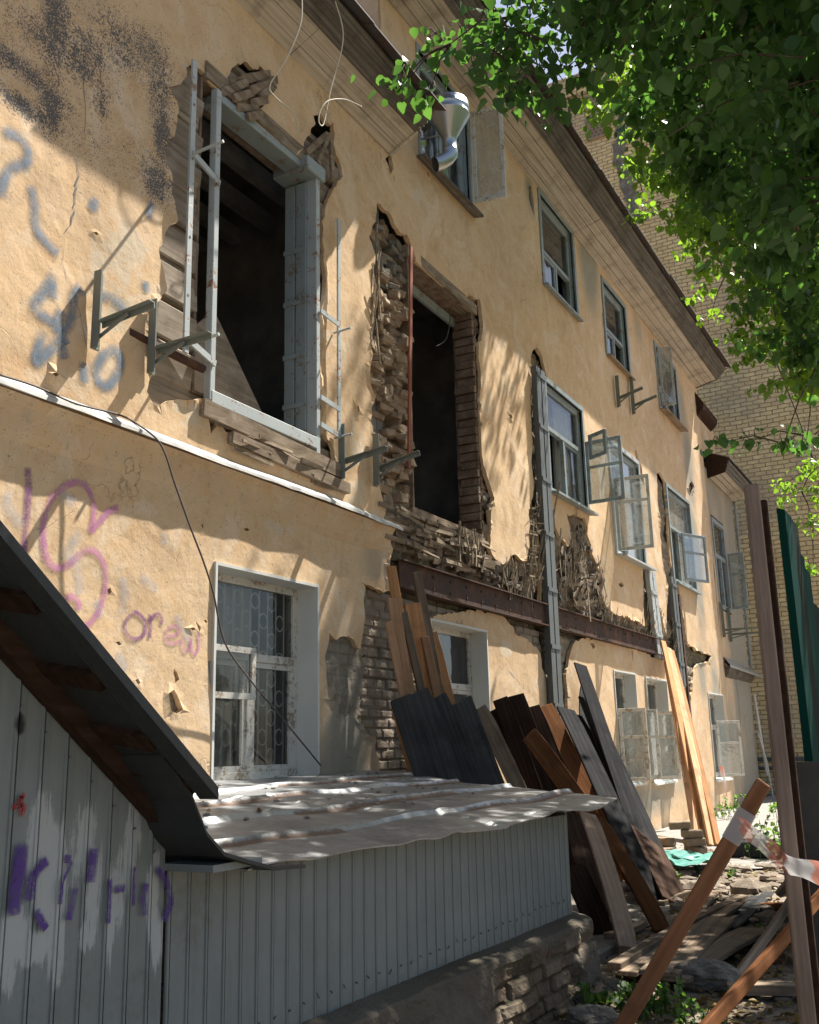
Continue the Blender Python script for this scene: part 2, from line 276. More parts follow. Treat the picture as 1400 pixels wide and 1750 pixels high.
P = dict(
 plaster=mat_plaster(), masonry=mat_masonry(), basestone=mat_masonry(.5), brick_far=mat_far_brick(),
 white=mat_paint('white_window_paint', (.62, .60, .54), (.30, .24, .18), (.46, .44, .38), .5, .55),
 whitewash=mat_paint('whitewashed_reveal', (.60, .60, .56), (.42, .40, .34), (.50, .50, .46), .85, .64),
 grey=mat_paint('grey_blue_window_paint', (.26, .31, .32), (.20, .15, .10), (.19, .22, .22), .5, .565),
 palegrey=mat_paint('pale_grey_metal_paint', (.40, .44, .44), (.24, .11, .05), (.30, .33, .33), .45, .575),
 post=mat_paint('grey_column_paint', (.105, .118, .118), (.13, .09, .06), (.075, .082, .082), .55, .6),
 bracket=mat_paint('grey_bracket_paint', (.17, .19, .17), (.10, .08, .05), (.12, .13, .11), .5, .62),
 rust=mat_rust('rusty_steel', (.060, .030, .019), (.14, .068, .034), (.035, .029, .026)), rust_red=mat_rust('red_rusty_bar', (.24, .08, .045), (.34, .13, .08), (.18, .07, .05)),
 dark=mat_simple('dark_interior', (.13, .13, .125), (.24, .235, .22), 1.5, .95, bump=.3, bd=.02, spec=.1),
 soffit=mat_wood('weathered_soffit_paint', (.28, .235, .19), (.46, .40, .335), (.57, .51, .43), .85, False, sx=.2, bump=.2),
 eaves=mat_wood('weathered_dark_eaves_boards', (.065, .058, .052), (.15, .135, .12), (.27, .245, .215), .85, False, sx=.2),
 roof=mat_rust('old_roof_sheet', (.07, .055, .05), (.15, .09, .07), (.09, .09, .09)),
 curtain=mat_simple('pale_curtain', (.50, .50, .46), (.62, .61, .56), 3, .9, bump=.1),
 glass=mat_glass('window_glass', (.78, .80, .78), .0), glass_b=mat_glass('sky_white_window_glass', (.6, .65, .65), .6, diffuse_mix=(.16, .42)),  # glass_b: white sky reflection put into its diffuse colour
 glass_dark=mat_glass('dim_window_glass', (.30, .33, .32), .12),
 grille=mat_simple('white_grille_paint', (.60, .61, .55), (.72, .72, .66), 9, .6),
 timber=mat_wood('old_bare_timber', (.10, .075, .05), (.23, .18, .13), (.36, .30, .23), .9, False, sx=1),
 palewood=mat_wood('grey_bare_log', (.15, .12, .092), (.25, .21, .165), (.33, .29, .235), .92, True, sx=.5, bump=.2), lath=mat_wood('splintered_lath', (.14, .105, .07), (.27, .22, .16), (.42, .36, .27), .9, False, sx=1),
 fresh=mat_wood('fresh_pine', (.34, .19, .105), (.46, .27, .155), (.55, .35, .22), .8),
 warm=mat_wood('warm_pine', (.31, .155, .07), (.43, .225, .105), (.53, .31, .16), .8),
 char=mat_wood('charcoal_grey_board', (.040, .042, .042), (.060, .062, .062), (.090, .090, .088), .92, bump=.12), black=mat_wood('black_board', (.010, .010, .011), (.018, .018, .019), (.034, .034, .034), .95, bump=.12),
 brown=mat_wood('dark_brown_board', (.024, .015, .011), (.044, .026, .018), (.075, .046, .032), .9),
 rusty=mat_wood('red_brown_board', (.10, .042, .018), (.17, .072, .030), (.22, .11, .055), .9),
 pink=mat_wood('pale_raw_board', (.30, .20, .14), (.42, .30, .22), (.50, .38, .29), .75, False),
 oldwood=mat_wood('old_floor_board', (.12, .09, .065), (.23, .175, .125), (.33, .26, .19), .85),
 orange=mat_wood('orange_stained_board', (.17, .078, .038), (.25, .118, .06), (.31, .16, .085), .5, False),
 postwood=mat_simple('brown_square_post', (.15, .11, .085), (.27, .205, .16), 3, .75, bump=.4, stretch=(9, 9, .6)),
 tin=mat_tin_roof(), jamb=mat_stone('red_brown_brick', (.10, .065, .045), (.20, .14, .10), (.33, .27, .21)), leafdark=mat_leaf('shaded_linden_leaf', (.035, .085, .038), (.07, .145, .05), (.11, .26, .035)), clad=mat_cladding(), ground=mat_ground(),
 stone=mat_stone('rubble_stone', (.09, .08, .065), (.20, .18, .15), (.34, .31, .27)),
 rubble=mat_stone('rubble_pieces', (.10, .075, .055), (.22, .18, .14), (.36, .31, .26)), darkstone=mat_stone('dark_base_stone', (.045, .04, .034), (.12, .10, .08), (.22, .19, .155)),
 concrete=mat_stone('pale_concrete', (.18, .17, .15), (.27, .255, .23), (.35, .335, .30)),
 brickred=mat_stone('loose_brick', (.20, .15, .10), (.33, .25, .17), (.44, .36, .27)),
 darksheet=mat_rust('dark_roof_sheet', (.030, .034, .034), (.05, .052, .050), (.040, .045, .046), .5),
 greenb=mat_paint('olive_black_fence_paint', (.014, .022, .014), (.03, .03, .02), (.008, .016, .012), .5, .66), green=mat_paint('dark_green_fence_paint', (.004, .040, .032), (.02, .03, .02), (.005, .028, .023), .38, .68),
 zinc=NT('shiny_zinc').set((.46, .475, .48), .36, None, .92),
 bark=mat_simple('bark', (.06, .045, .032), (.13, .105, .08), 5, .95, bump=.8, bd=.03, stretch=(1, 1, .3)),
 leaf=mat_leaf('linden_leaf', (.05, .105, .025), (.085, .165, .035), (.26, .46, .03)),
 leaf2=mat_leaf('weed_leaf', (.04, .085, .025), (.07, .13, .035), (.16, .30, .04)),
 deadleaf=mat_leaf('dead_leaf', (.17, .075, .035), (.30, .16, .08), (.25, .11, .04)),
 litter=mat_leaf('fallen_leaf', (.14, .085, .04), (.34, .26, .10), (.12, .08, .03)),
 cord=mat_simple('pale_cord', (.55, .52, .42), None, 5, .7), cable=mat_simple('dark_cable', (.07, .055, .05), None, 5, .7),
 pink_spray=mat_spray('pink_spray_paint', (.50, .20, .40), .62, edge=.55), purple_spray=mat_spray('purple_spray_paint', (.20, .07, .22), .75, edge=.55),
 violet_spray=mat_spray('violet_spray_paint', (.10, .055, .23), 1.0, edge=.5), blue_spray=mat_spray('blue_grey_spray_paint', (.17, .225, .29), .85, edge=.8, grain=45),
 paleblue_spray=mat_spray('pale_blue_spray_paint', (.42, .46, .52), .42, edge=.9), red_spray=mat_spray('red_spray_paint', (.42, .03, .03), .95, edge=.2),
 metal_dark=mat_simple('grey_sheet_metal', (.05, .05, .045), (.08, .08, .07), 2, .8), tarp=mat_simple('turquoise_tarp', (.05, .20, .17), (.10, .30, .25), 4, .5, bump=.5, bd=.02),
 tape_w=NT('tape').set((.66, .66, .66), .35), ledge=mat_simple('pale_flashing', (.50, .50, .48), (.30, .30, .28), 3, .6, .0),
)

for k_ in ('green', 'greenb'): P[k_].node_tree.nodes['Principled BSDF'].inputs['Specular IOR Level'].default_value = .04; P[k_].node_tree.nodes['Principled BSDF'].inputs['Roughness'].default_value = .8
# ------------------------------------------------------------------ object helpers
def wloc(o):
    v = Vector((0, 0, 0))
    while o is not None: v = v+o.location; o = o.parent
    return v
class MB:
    def __init__(s): s.v = []; s.f = []; s.rec = []
    def add(s, vs, fs):
        b = len(s.v); s.rec.append((b, len(s.f))); s.v += [tuple(v) for v in vs]; s.f += [tuple(i+b for i in f) for f in fs]; return s
    def box(s, x0, x1, y0, y1, z0, z1):
        return s.add([(x0, y0, z0), (x1, y0, z0), (x1, y1, z0), (x0, y1, z0), (x0, y0, z1), (x1, y0, z1), (x1, y1, z1), (x0, y1, z1)],
              [(0, 3, 2, 1), (4, 5, 6, 7), (0, 1, 5, 4), (1, 2, 6, 5), (2, 3, 7, 6), (3, 0, 4, 7)])
    def beam(s, p0, p1, w, h, n=Vector((0, -1, 0)), taper=1.0):
        p0, p1 = Vector(p0), Vector(p1); d = (p1-p0).normalized(); n = Vector(n)
        u = d.cross(n)
        if u.length < 1e-4: u = d.cross(Vector((1, 0, .1)))
        u.normalize(); n = u.cross(d).normalized()
        vs = []
        for p, k in ((p0, 1), (p1, taper)):
            for a, b in ((-1, -1), (1, -1), (1, 1), (-1, 1)): vs.append(p+u*(a*w/2*k)+n*(b*h/2*k))
        return s.add(vs, [(0, 3, 2, 1), (4, 5, 6, 7), (0, 1, 5, 4), (1, 2, 6, 5), (2, 3, 7, 6), (3, 0, 4, 7)])
    def tube(s, pts, r, seg=6, cap=True):
        pts = [Vector(p) for p in pts]; n = len(pts); rs = r if isinstance(r, (list, tuple)) else [r]*n
        b = len(s.v); u = None; s.rec.append((b, len(s.f)))
        for i, p in enumerate(pts):
            d = (pts[min(i+1, n-1)]-pts[max(i-1, 0)]).normalized()
            if u is None: u = d.orthogonal().normalized()
            u = (u-d*u.dot(d)).normalized(); v = d.cross(u)
            for k in range(seg):
                a = 2*math.pi*k/seg; s.v.append(tuple(p+(u*math.cos(a)+v*math.sin(a))*rs[i]))
        for i in range(n-1):
            for k in range(seg):
                s.f.append((b+i*seg+k, b+i*seg+(k+1) % seg, b+(i+1)*seg+(k+1) % seg, b+(i+1)*seg+k))
        if cap: s.f.append(tuple(b+k for k in range(seg))[::-1]); s.f.append(tuple(b+(n-1)*seg+k for k in range(seg)))
        return s
    def prism(s, prof, x0, x1):     # profile of (y, z) swept along x
        n = len(prof); vs = [(x0, y, z) for y, z in prof]+[(x1, y, z) for y, z in prof]
        return s.add(vs, [(i, (i+1) % n, n+(i+1) % n, n+i) for i in range(n)]+[tuple(range(n))[::-1], tuple(range(n, 2*n))])
    def each(s, name, mat, parent=None, smooth=False, bevel=0):
        r = s.rec+[(len(s.v), len(s.f))]; out = []
        for (v0, f0), (v1, f1) in zip(r[:-1], r[1:]):
            m = MB(); m.v = s.v[v0:v1]; m.f = [tuple(i-v0 for i in f) for f in s.f[f0:f1]]; out.append(m.build(name, mat, parent, smooth, bevel))
        return out
    def build(s, name, mat, parent=None, smooth=False, bevel=0, tags=None):
        me = bpy.data.meshes.new(name); o = bpy.data.objects.new(name, me); C.objects.link(o)
        off = Vector((0, 0, 0))
        if parent is not None: o.parent = parent; off = wloc(parent)
        else:
            a = np.array(s.v); off = Vector(((a[:, 0].min()+a[:, 0].max())/2, (a[:, 1].min()+a[:, 1].max())/2, a[:, 2].min())); o.location = off
        me.from_pydata([(x-off.x, y-off.y, z-off.z) for x, y, z in s.v], [], s.f); me.update()
        if mat: me.materials.append(mat)
        if smooth: me.shade_smooth()
        if bevel:
            m = o.modifiers.new('bevel', 'BEVEL'); m.width = bevel; m.segments = 1; m.limit_method = 'ANGLE'
        if tags: tag(o, *tags)
        return o
def tag(o, label, cat=None, group=None, kind=None):
    if label: o['label'] = label
    if cat: o['category'] = cat
    if group: o['group'] = group
    if kind: o['kind'] = kind
    return o
def thing(name, loc, label, cat, group=None):
    o = bpy.data.objects.new(name, None); C.objects.link(o); o.location = loc; o.empty_display_size = .1
    return tag(o, label, cat, group)
def colattr(o, name, arr):
    a = o.data.color_attributes.new(name, 'FLOAT_COLOR', 'POINT'); arr = np.asarray(arr, float)
    if arr.ndim == 1: arr = np.stack([arr]*3, 1)
    full = np.ones((len(arr), 4)); full[:, :3] = arr; a.data.foreach_set('color', full.ravel())
def gridmesh(name, V, nx, ny, mask, mat, parent=None, smooth=True):
    """V (nx*ny,3) ; mask over cells (nx-1, ny-1)"""
    I, J = np.nonzero(mask); q = np.stack([I*ny+J, (I+1)*ny+J, (I+1)*ny+J+1, I*ny+J+1], 1)
    used, inv = np.unique(q, return_inverse=True); q = inv.reshape(q.shape)
    m = MB(); m.v = [tuple(v) for v in V[used]]; m.f = [tuple(f) for f in q]
    return m.build(name, mat, parent, smooth), used

# ================================================================== GROUND
def ground_h(x, y):
    h = (fbm(x*.8, y*.8, 0, 3, 4)-.5)*.10 + (fbm(x*5, y*5, 0, 5, 3)-.5)*.05
    rub = np.clip(fbm(x*.7+3, y*.7, 0, 11, 3)*2.6-1.0, 0, 1)*np.exp(-((x-11.5)/2.6)**2)
    return h*.9 + rub*(vn(x*6, y*6, 0, 13))*.14
gx = np.concatenate([[-300, -80, -30, -12, -4, 0, 2.5], np.arange(4, 16, .07), np.arange(16, 33, .25), [36, 45, 80, 300]])
gy = np.concatenate([[-300, -80, -30, -12, -5, -2, -.6], np.arange(0, 6.2, .07), [7, 12, 30, 80, 300]])
GX, GY = np.meshgrid(gx, gy, indexing='ij')
GZ = -1.5+np.where((GX > 3) & (GX < 33) & (GY > -1) & (GY < 7), ground_h(GX, GY), 0)
gr, _ = gridmesh('ground', np.stack([GX, GY, GZ], 2).reshape(-1, 3), len(gx), len(gy), np.ones((len(gx)-1, len(gy)-1), bool), P['ground'])
tag(gr, None, None, None, 'structure')
def gz(x, y): return -1.5+float(ground_h(np.array([x]), np.array([y]))[0])
# concrete strip along the foot of the house and the sunlit paved path beyond the rubble
pxs = np.arange(13.2, 31, .3); pys = np.linspace(.9, 4.95, 14)
X_, Y_ = np.meshgrid(pxs, pys, indexing='ij'); Y2 = Y_+(fbm(X_, Y_, 0, 4)-.5)*.3*(Y_ < 4.8)
pa, _ = gridmesh('path', np.stack([X_+(X_ < 13.4)*(fbm(X_*0, Y_*1.2, 0, 9)-.5)*1.6, Y2, np.full_like(X_, -1.452)+(fbm(X_, Y_, 0, 6)-.5)*.03], 2).reshape(-1, 3), len(pxs), len(pys), np.ones((len(pxs)-1, len(pys)-1), bool), P['concrete'])
tag(pa, None, None, None, 'structure')

# ================================================================== THE RUINED HOUSE
house = thing('ruined_house', (8.85, 5, -1.5), 'long half-ruined ochre plastered house with torn out window openings and peeling walls', 'house')
openings = dict(H1=(5.72, 7.44, 2.80, 5.62), H2=(9.36, 11.15, 2.58, 5.58), G0=(6.0, 7.4, -.22, 1.44), G1=(9.6, 11.05, -.30, 1.36),
  G2=(16.05, 17.25, -.62, 1.17), G3=(17.92, 19.33, -.66, 1.15), G4=(22.85, 24.35, -.80, 1.05),
  W3=(13.62, 15.25, 3.68, 5.42), W4=(16.70, 18.52, 3.23, 5.28), W5=(20.68, 22.62, 3.28, 5.32),
  U1=(9.69, 11.12, 7.05, 8.62), U2=(13.86, 15.38, 7.14, 8.75), U3=(17.05, 18.45, 7.06, 8.55), U4=(20.72, 22.45, 7.08, 8.56))
DR = dict(H1=.30, H2=.26, G0=.21, G1=.21, G2=.2, G3=.2, G4=.2)
T1 = [(290,150),(316,135),(316,108),(332,112),(346,120),(358,140),(372,156),(384,140),(396,120),(410,110),(425,106),(432,116),(445,114),(456,118),(455,128),(466,135),(468,150),(455,165),(447,180),(437,196),(424,212),(436,222),(446,236),(452,250),(462,262),(468,272),(478,272),(490,281),(500,272),(512,258),(518,246),(530,228),(540,210),(536,198),(548,192),(556,206),(570,212),(568,240),(586,286),(584,300),(572,306),(566,330),(556,360),(552,420),(556,480),(548,540),(552,600),(546,660),(556,700),(552,735),(568,760),(575,800),(560,818),(540,812),(520,800),(495,790),(470,768),(440,760),(415,742),(385,735),(372,718),(360,740),(352,700),(335,682),(300,686),(280,692),(262,686),(254,668),(262,640),(256,620),(262,590),(258,540),(262,520),(272,512),(284,500),(280,478),(270,440),(272,422),(280,405),(290,385),(300,370),(300,350),(292,330),(290,300),(283,270),(283,240),(300,236),(302,215),(300,180)]
T2 = [(645,350),(650,346),(656,360),(668,368),(676,385),(682,397),(694,402),(705,425),(709,440),(712,460),(735,474),(750,480),(770,497),(795,505),(820,513),(822,530),(824,555),(818,600),(821,650),(819,700),(822,750),(824,790),(836,830),(843,850),(836,872),(838,900),(835,935),(845,955),(860,965),(880,950),(900,962),(906,930),(904,870),(912,830),(918,850),(922,1000),(926,1040),(800,1008),(672,965),(664,955),(667,935),(660,915),(654,900),(655,850),(648,820),(650,790),(648,760),(638,740),(634,700),(638,672),(632,650),(636,610),(632,560),(640,530),(645,500),(639,462),(642,440),(633,418),(631,400),(641,380)]
T3 = [(907,605),(911,594),(919,596),(926,612),(934,645),(938,850),(942,870),(948,900),(958,922),(970,933),(974,915),(971,895),(968,880),(985,882),(1000,886),(1004,912),(1010,928),(1012,944),(1020,964),(1024,980),(1028,992),(1026,1010),(1028,1024),(1036,1038),(1052,1048),(1070,1054),(1080,1060),(1090,1062),(1102,1072),(1100,1040),(1100,1000),(1098,972),(1108,968),(1120,985),(1126,1030),(1132,1060),(1140,1085),(1145,1122),(1060,1095),(930,1045),(920,900),(908,800)]
T4 = [(1123,812),(1128,806),(1136,822),(1140,860),(1142,900),(1146,960),(1156,990),(1162,1020),(1168,1060),(1174,1100),(1190,1110),(1215,1120),(1212,1132),(1190,1135),(1186,1150),(1180,1190),(1176,1230),(1168,1240),(1160,1190),(1152,1140),(1138,1120),(1140,1080),(1140,1000),(1132,960),(1128,900),(1124,860)]
T5 = [(664,955),(800,1000),(930,1038),(1140,1116),(1142,1132),(1120,1124),(1060,1097),(1030,1090),(1010,1092),(990,1092),(978,1100),(972,1120),(968,1160),(972,1230),(945,1230),(938,1194),(935,1163),(926,1141),(923,1116),(907,1097),(890,1088),(879,1081),(873,1069),(860,1056),(844,1043),(829,1048),(819,1043),(800,1044),(740,1053),(735,1065),(735,1420),(664,1420)]
T6 = [(614,1001),(622,1004),(623,1040),(623,1060),(617,1108),(608,1105),(602,1095),(590,1092),(575,1088),(563,1085),(560,1110),(556,1124),(560,1140),(556,1160),(558,1196),(570,1200),(575,1215),(600,1225),(612,1240),(640,1262),(648,1300),(650,1345),(690,1345),(690,1000),(664,1004),(640,1010),(628,998)]
T7 = [(286,1186),(296,1180),(306,1196),(312,1214),(302,1222),(290,1216)]
T8 = [(297,1143),(302,1150),(306,1162),(300,1170),(299,1160),(296,1152)]
T9 = [(336,1060),(345,1072),(341,1080)]
T10 = [(660,272),(668,262),(671,290),(667,300)]
T11 = [(900,320),(906,318),(912,350),(914,372),(906,350)]
T12 = [(355,1130),(362,1128),(362,1180),(358,1165)]
T13 = [(1186,830),(1182,820),(1176,835),(1182,850)]
T14 = [(1085,770),(1088,768),(1098,800),(1100,830),(1092,812)]
chips = [[(x-a, y-b*.6), (x+a*.3, y-b), (x+a, y+b*.2), (x+a*.2, y+b)] for x, y, a, b in [(236,1165,4,6),(205,1100,5,4),(420,905,6,3),(612,700,3,7),(92,640,6,4),(556,905,5,3),(1012,1104,4,6),(872,712,3,5),(330,1075,6,3),(352,1062,3,3),(190,1010,4,5),(165,400,5,3),(590,880,5,4),(345,900,3,4),(1180,1180,3,6),(960,1140,3,5),(730,300,3,4),(1060,1000,4,5)]]
raw = [T1, T2, T3, T4, T5, T6, T7, T8, T9, T10, T11, T12, T13, T14]+chips
def jag(poly, step, amp, s):
    out = []; n = len(poly)
    for i in range(n):
        a, b = Vector(poly[i]), Vector(poly[(i+1) % n]); L = (b-a).length; k = max(1, int(L/step))
        for j in range(k):
            p = a.lerp(b, j/k); out.append((p.x, p.y))
    o = np.array(out)
    dx = (fbm(o[:, 0]*7, o[:, 1]*7, 0, s, 5)-.5)*amp; dz = (fbm(o[:, 0]*7+9, o[:, 1]*7, 5, s+3, 5)-.5)*amp
    return [(x+a, z+b) for (x, z), a, b in zip(out, dx, dz)]
polys = [jag([wp(*p) for p in t], .035, .11 if k < 6 else .03, 20+k) for k, t in enumerate(raw)]

def in_open(x, z, grow=0):
    m = np.zeros(x.shape, bool)
    for (a, b, c, d) in openings.values(): m |= (x > a-grow) & (x < b+grow) & (z > c-grow) & (z < d+grow)
    return m
X0, X1, Z0, Z1 = 1.0, 24.75, -1.5, 8.95
def facade():
    vs = []; es = []
    def loop(pts):
        b = len(vs); n = len(pts); vs.extend(pts); es.extend([(b+i, b+(i+1) % n) for i in range(n)])
    def dens(x0, x1, z0, z1, st):
        nx = max(2, int((x1-x0)/st)); nz = max(2, int((z1-z0)/st)); o = []
        o += [(x0+(x1-x0)*i/nx, z0) for i in range(nx)]; o += [(x1, z0+(z1-z0)*i/nz) for i in range(nz)]
        o += [(x1-(x1-x0)*i/nx, z1) for i in range(nx)]; o += [(x0, z1-(z1-z0)*i/nz) for i in range(nz)]; return o
    loop(dens(X0, X1, Z0, Z1, .3))
    for r in openings.values(): loop(dens(*r, .12))
    for p in polys: loop(p)
    st = .07
    gx_ = np.concatenate([np.arange(X0+.05, 12, st), np.arange(12.05, X1-.03, .11)]); gz_ = np.arange(Z0+.05, Z1-.03, st)
    A, B = np.meshgrid(gx_, gz_, indexing='ij'); A = A.ravel(); B = B.ravel()
    A = A+rng.uniform(-.02, .02, A.shape); B = B+rng.uniform(-.02, .02, B.shape)
    keep = ~in_open(A, B, -.02)
    for p in polys: keep &= ~pip(A, B, p)
    # the wing is only as high as its cornice left of the gable
    keep &= ~((A < 8.7) & (B > 7.0))
    vs.extend(zip(A[keep].tolist(), B[keep].tolist()))
    r = geometry.delaunay_2d_cdt([Vector(v) for v in vs], es, [], 0, 1e-5)
    V = np.array([tuple(v) for v in r[0]]); F = np.array([f for f in r[2] if len(f) == 3])
    c = V[F].mean(1); cx_, cz_ = c[:, 0], c[:, 1]
    torn = np.zeros(len(F), bool)
    for p in polys: torn |= pip(cx_, cz_, p)
    op = in_open(cx_, cz_)
    F = F[~torn & ~op & ~((cx_ < 8.72) & (cz_ > 7.02))]
    # outward is -y
    a, b_, c_ = V[F[:, 0]], V[F[:, 1]], V[F[:, 2]]
    cr = (b_[:, 0]-a[:, 0])*(c_[:, 1]-a[:, 1])-(b_[:, 1]-a[:, 1])*(c_[:, 0]-a[:, 0])
    F[cr < 0] = F[cr < 0][:, ::-1]
    used, inv = np.unique(F, return_inverse=True); F = inv.reshape(F.shape); V = V[used]
    x, z = V[:, 0], V[:, 1]
    y = 5.0+(fbm(x*.9, z*.9, 0, 2, 3)-.5)*.035+(fbm(x*4, z*4, 0, 8, 3)-.5)*.012
    # boundary edges get a rim that goes back through the plaster
    from collections import Counter
    E = Counter(); D = {}
    for f in F.tolist():
        for i in range(3):
            e = (f[i], f[(i+1) % 3]); k = (min(e), max(e)); E[k] += 1; D[k] = e
    bnd = [D[k] for k, n in E.items() if n == 1]
    bv = sorted({i for e in bnd for i in e}); idx = {v: len(V)+i for i, v in enumerate(bv)}
    bvn = np.array(bv)
    notorn = in_open(x[bvn], z[bvn], .004) | (np.abs(x[bvn]-X0) < .01) | (np.abs(x[bvn]-X1) < .01)
    # torn edges curl a little off the wall, unevenly
    lift = np.clip(fbm(x[bvn]*3, z[bvn]*3, 0, 31, 3)-.45, 0, 1)*.08
    y[bvn] -= np.where(notorn, 0, lift)
    th = .045
    vv = [(X, Y, Zz) for X, Y, Zz in zip(x, y, z)]+[(x[i], max(y[i]+th, 5.04), z[i]) for i in bv]
    fs = [tuple(f) for f in F.tolist()]+[(e[1], e[0], idx[e[0]], idx[e[1]]) for e in bnd]
    m = MB(); m.v = vv; m.f = fs
    o = m.build('plaster_wall', P['plaster'], house)
    # wear channels: red soot, green bare undercoat, blue damp
    vx = np.array([v[0] for v in vv]); vz = np.array([v[2] for v in vv]); W = np.zeros((len(vv), 3))
    def blob(ch, px, py, rx, ry, s=1.0, rot=0):
        cx_, cz_ = wp(px, py); dx, dz = vx-cx_, vz-cz_
        if rot: dx, dz = dx*math.cos(rot)+dz*math.sin(rot), -dx*math.sin(rot)+dz*math.cos(rot)
        d = np.sqrt((dx/rx)**2+(dz/ry)**2); W[:, ch] = np.maximum(W[:, ch], s*np.clip(1.35-d, 0, 1))
    for b in [(95,40,.16,.5,.95),(108,90,.55,.16,.8),(30,112,.5,.10,.9),(150,90,.3,.25,.7),(88,185,.14,.26,1.0),(38,182,.24,.09,1.0),(172,172,.1,.18,.75),(50,60,.4,.3,.35),
              (210,75,.35,.3,.7),(255,85,.3,.22,.7),(275,150,.16,.5,.8),(278,230,.12,.35,1.0),(270,310,.2,.22,.9),(225,100,.7,.2,.45),(230,270,.5,.25,.3),(150,240,.5,.3,.3),(265,322,.14,.12,1)]: blob(0, *b)
    for b in [(190,470,.45,.8,.5),(220,420,.35,.3,.5),(610,760,.25,.35,.55),(610,830,.3,.3,.5),(320,710,.35,.2,.5),(420,770,.8,.16,.45),(250,690,.4,.18,.4),(1075,560,.6,.6,.3),(720,340,.3,.5,.5),(860,650,.3,.6,.45),(585,600,.15,.5,.5),(470,900,.5,.1,.5),(250,1230,.25,.2,.5),(640,560,.1,.4,.5),(865,1110,.35,.2,.6),(1060,1010,.4,.3,.5),(850,1100,.3,.3,.4)]: blob(1, *b)
    for b in [(1005,430,.6,1.3,1.15),(1045,420,.9,.9,.8),(1190,960,.6,1.9,1.1),(1178,800,.6,1.6,.9),(1165,700,.5,1.2,.7),(1200,1150,.5,.8,.9),(1225,1200,.6,1.5,.9),(905,330,.25,.5,.8),(1120,820,.4,.5,.5),(1090,560,.5,.6,.6),(985,300,.4,.4,.7),(590,1240,.45,.45,1.0),(590,1300,.6,.5,1.0),(1200,1380,1.2,.5,1.0),(1100,1370,2.5,.35,.9),(1220,1250,.3,1.5,.6),(1150,1340,2,.4,.6),
              (640,960,.35,.3,.6),(560,1320,.4,.3,.9),(330,1320,.4,.2,.3),(1000,340,.5,.3,.3),(1075,640,.4,.7,.3)]: blob(2, *b)
    colattr(o, 'wear', W)
    return o
facade()

# ---- bare masonry, timber and lath behind the torn plaster, as relief
def relief(x, z):
    """y offset behind the wall face, tone (3 channels)"""
    tim1 = (x < 8.0) & (z > 2.3)
    lathz = ((x > 8.0) & (z > 1.95) & (z < 2.75)) | ((x > 12.85) & (z > 1.9))
    rough = (x > 8.0) & (x < 11.6) & (z >= 2.75)
    plain = (x < 8.12+.35*(fbm(x*2.2, z*2.2, 0, 51, 4)-.5)*2+.12*(z-.5)) & (z < 1.5)
    # bricks
    rh = .098; row = np.floor((z+.02*(vn(x*1.5, z*0, 0, 4)))/rh); fz = (z+.02*vn(x*1.5, z*0, 0, 4))/rh-row
    bl = .25; xx = x+np.where(row % 2 == 0, 0, bl/2)+.03*_h(row, row*0, row*0, 9); col = np.floor(xx/bl); fx = xx/bl-col
    rnd = _h(row, col, row*0, 3); rnd2 = _h(row, col, row*0, 5)
    ed = np.minimum(np.minimum(fz, 1-fz)*rh, np.minimum(fx, 1-fx)*bl)
    nz = fbm(x*9, z*9, 0, 41, 4)
    joint = np.clip(1-ed/(.012+.01*nz), 0, 1)
    yb = .05+(rnd-.5)*.02+joint*.022+(nz-.5)*.03
    # rough part next to the second opening: bricks knocked out at random
    big = (rnd > .5)*(.10+.06*rnd2)
    yr = .06+big+joint*.03+(nz-.5)*.06+np.clip(fbm(x*1.7, z*1.7, 0, 77, 3)-.5, 0, 1)*.2
    # timbers: horizontal squared logs
    q = (z-2.3+.03*vn(x*1.2, z*0, 0, 6))/.285; rw = np.floor(q); fq = q-rw
    yt = .055+.05*(1-np.clip(np.minimum(fq, 1-fq)/.10, 0, 1))**.7*2.2+(_h(rw, rw*0, rw*0, 17)-.5)*.05+(fbm(x*3, z*20, 0, 12, 3)-.5)*.02
    # lath: vertical splinters
    lx = x/.028+vn(x*2, z*3, 0, 15)*3; yl = .05+(vn(lx, z*1.3, 0, 16))*.07+(fbm(x*4, z*4, 0, 19, 3)-.5)*.16
    yp = .045+(nz-.5)*.03
    y = np.where(tim1, yt, np.where(lathz, yl, np.where(rough, yr, np.where(plain, yp, yb))))
    tone = np.zeros(x.shape+(3,))
    tone[..., 0] = np.clip(rnd*.8+nz*.4-.1, 0, 1)
    tone[..., 0] = np.where(tim1 | lathz, .35+nz*.4, tone[..., 0])
    tone[..., 1] = np.where(tim1 | lathz, .55, np.where(plain, 1.0, np.where(z < 1.7, .62, .15)))
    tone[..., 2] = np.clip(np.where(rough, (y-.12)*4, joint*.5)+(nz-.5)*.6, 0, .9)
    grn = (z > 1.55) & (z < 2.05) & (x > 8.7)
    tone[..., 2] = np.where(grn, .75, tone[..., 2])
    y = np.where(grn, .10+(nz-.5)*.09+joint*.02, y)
    return y, tone
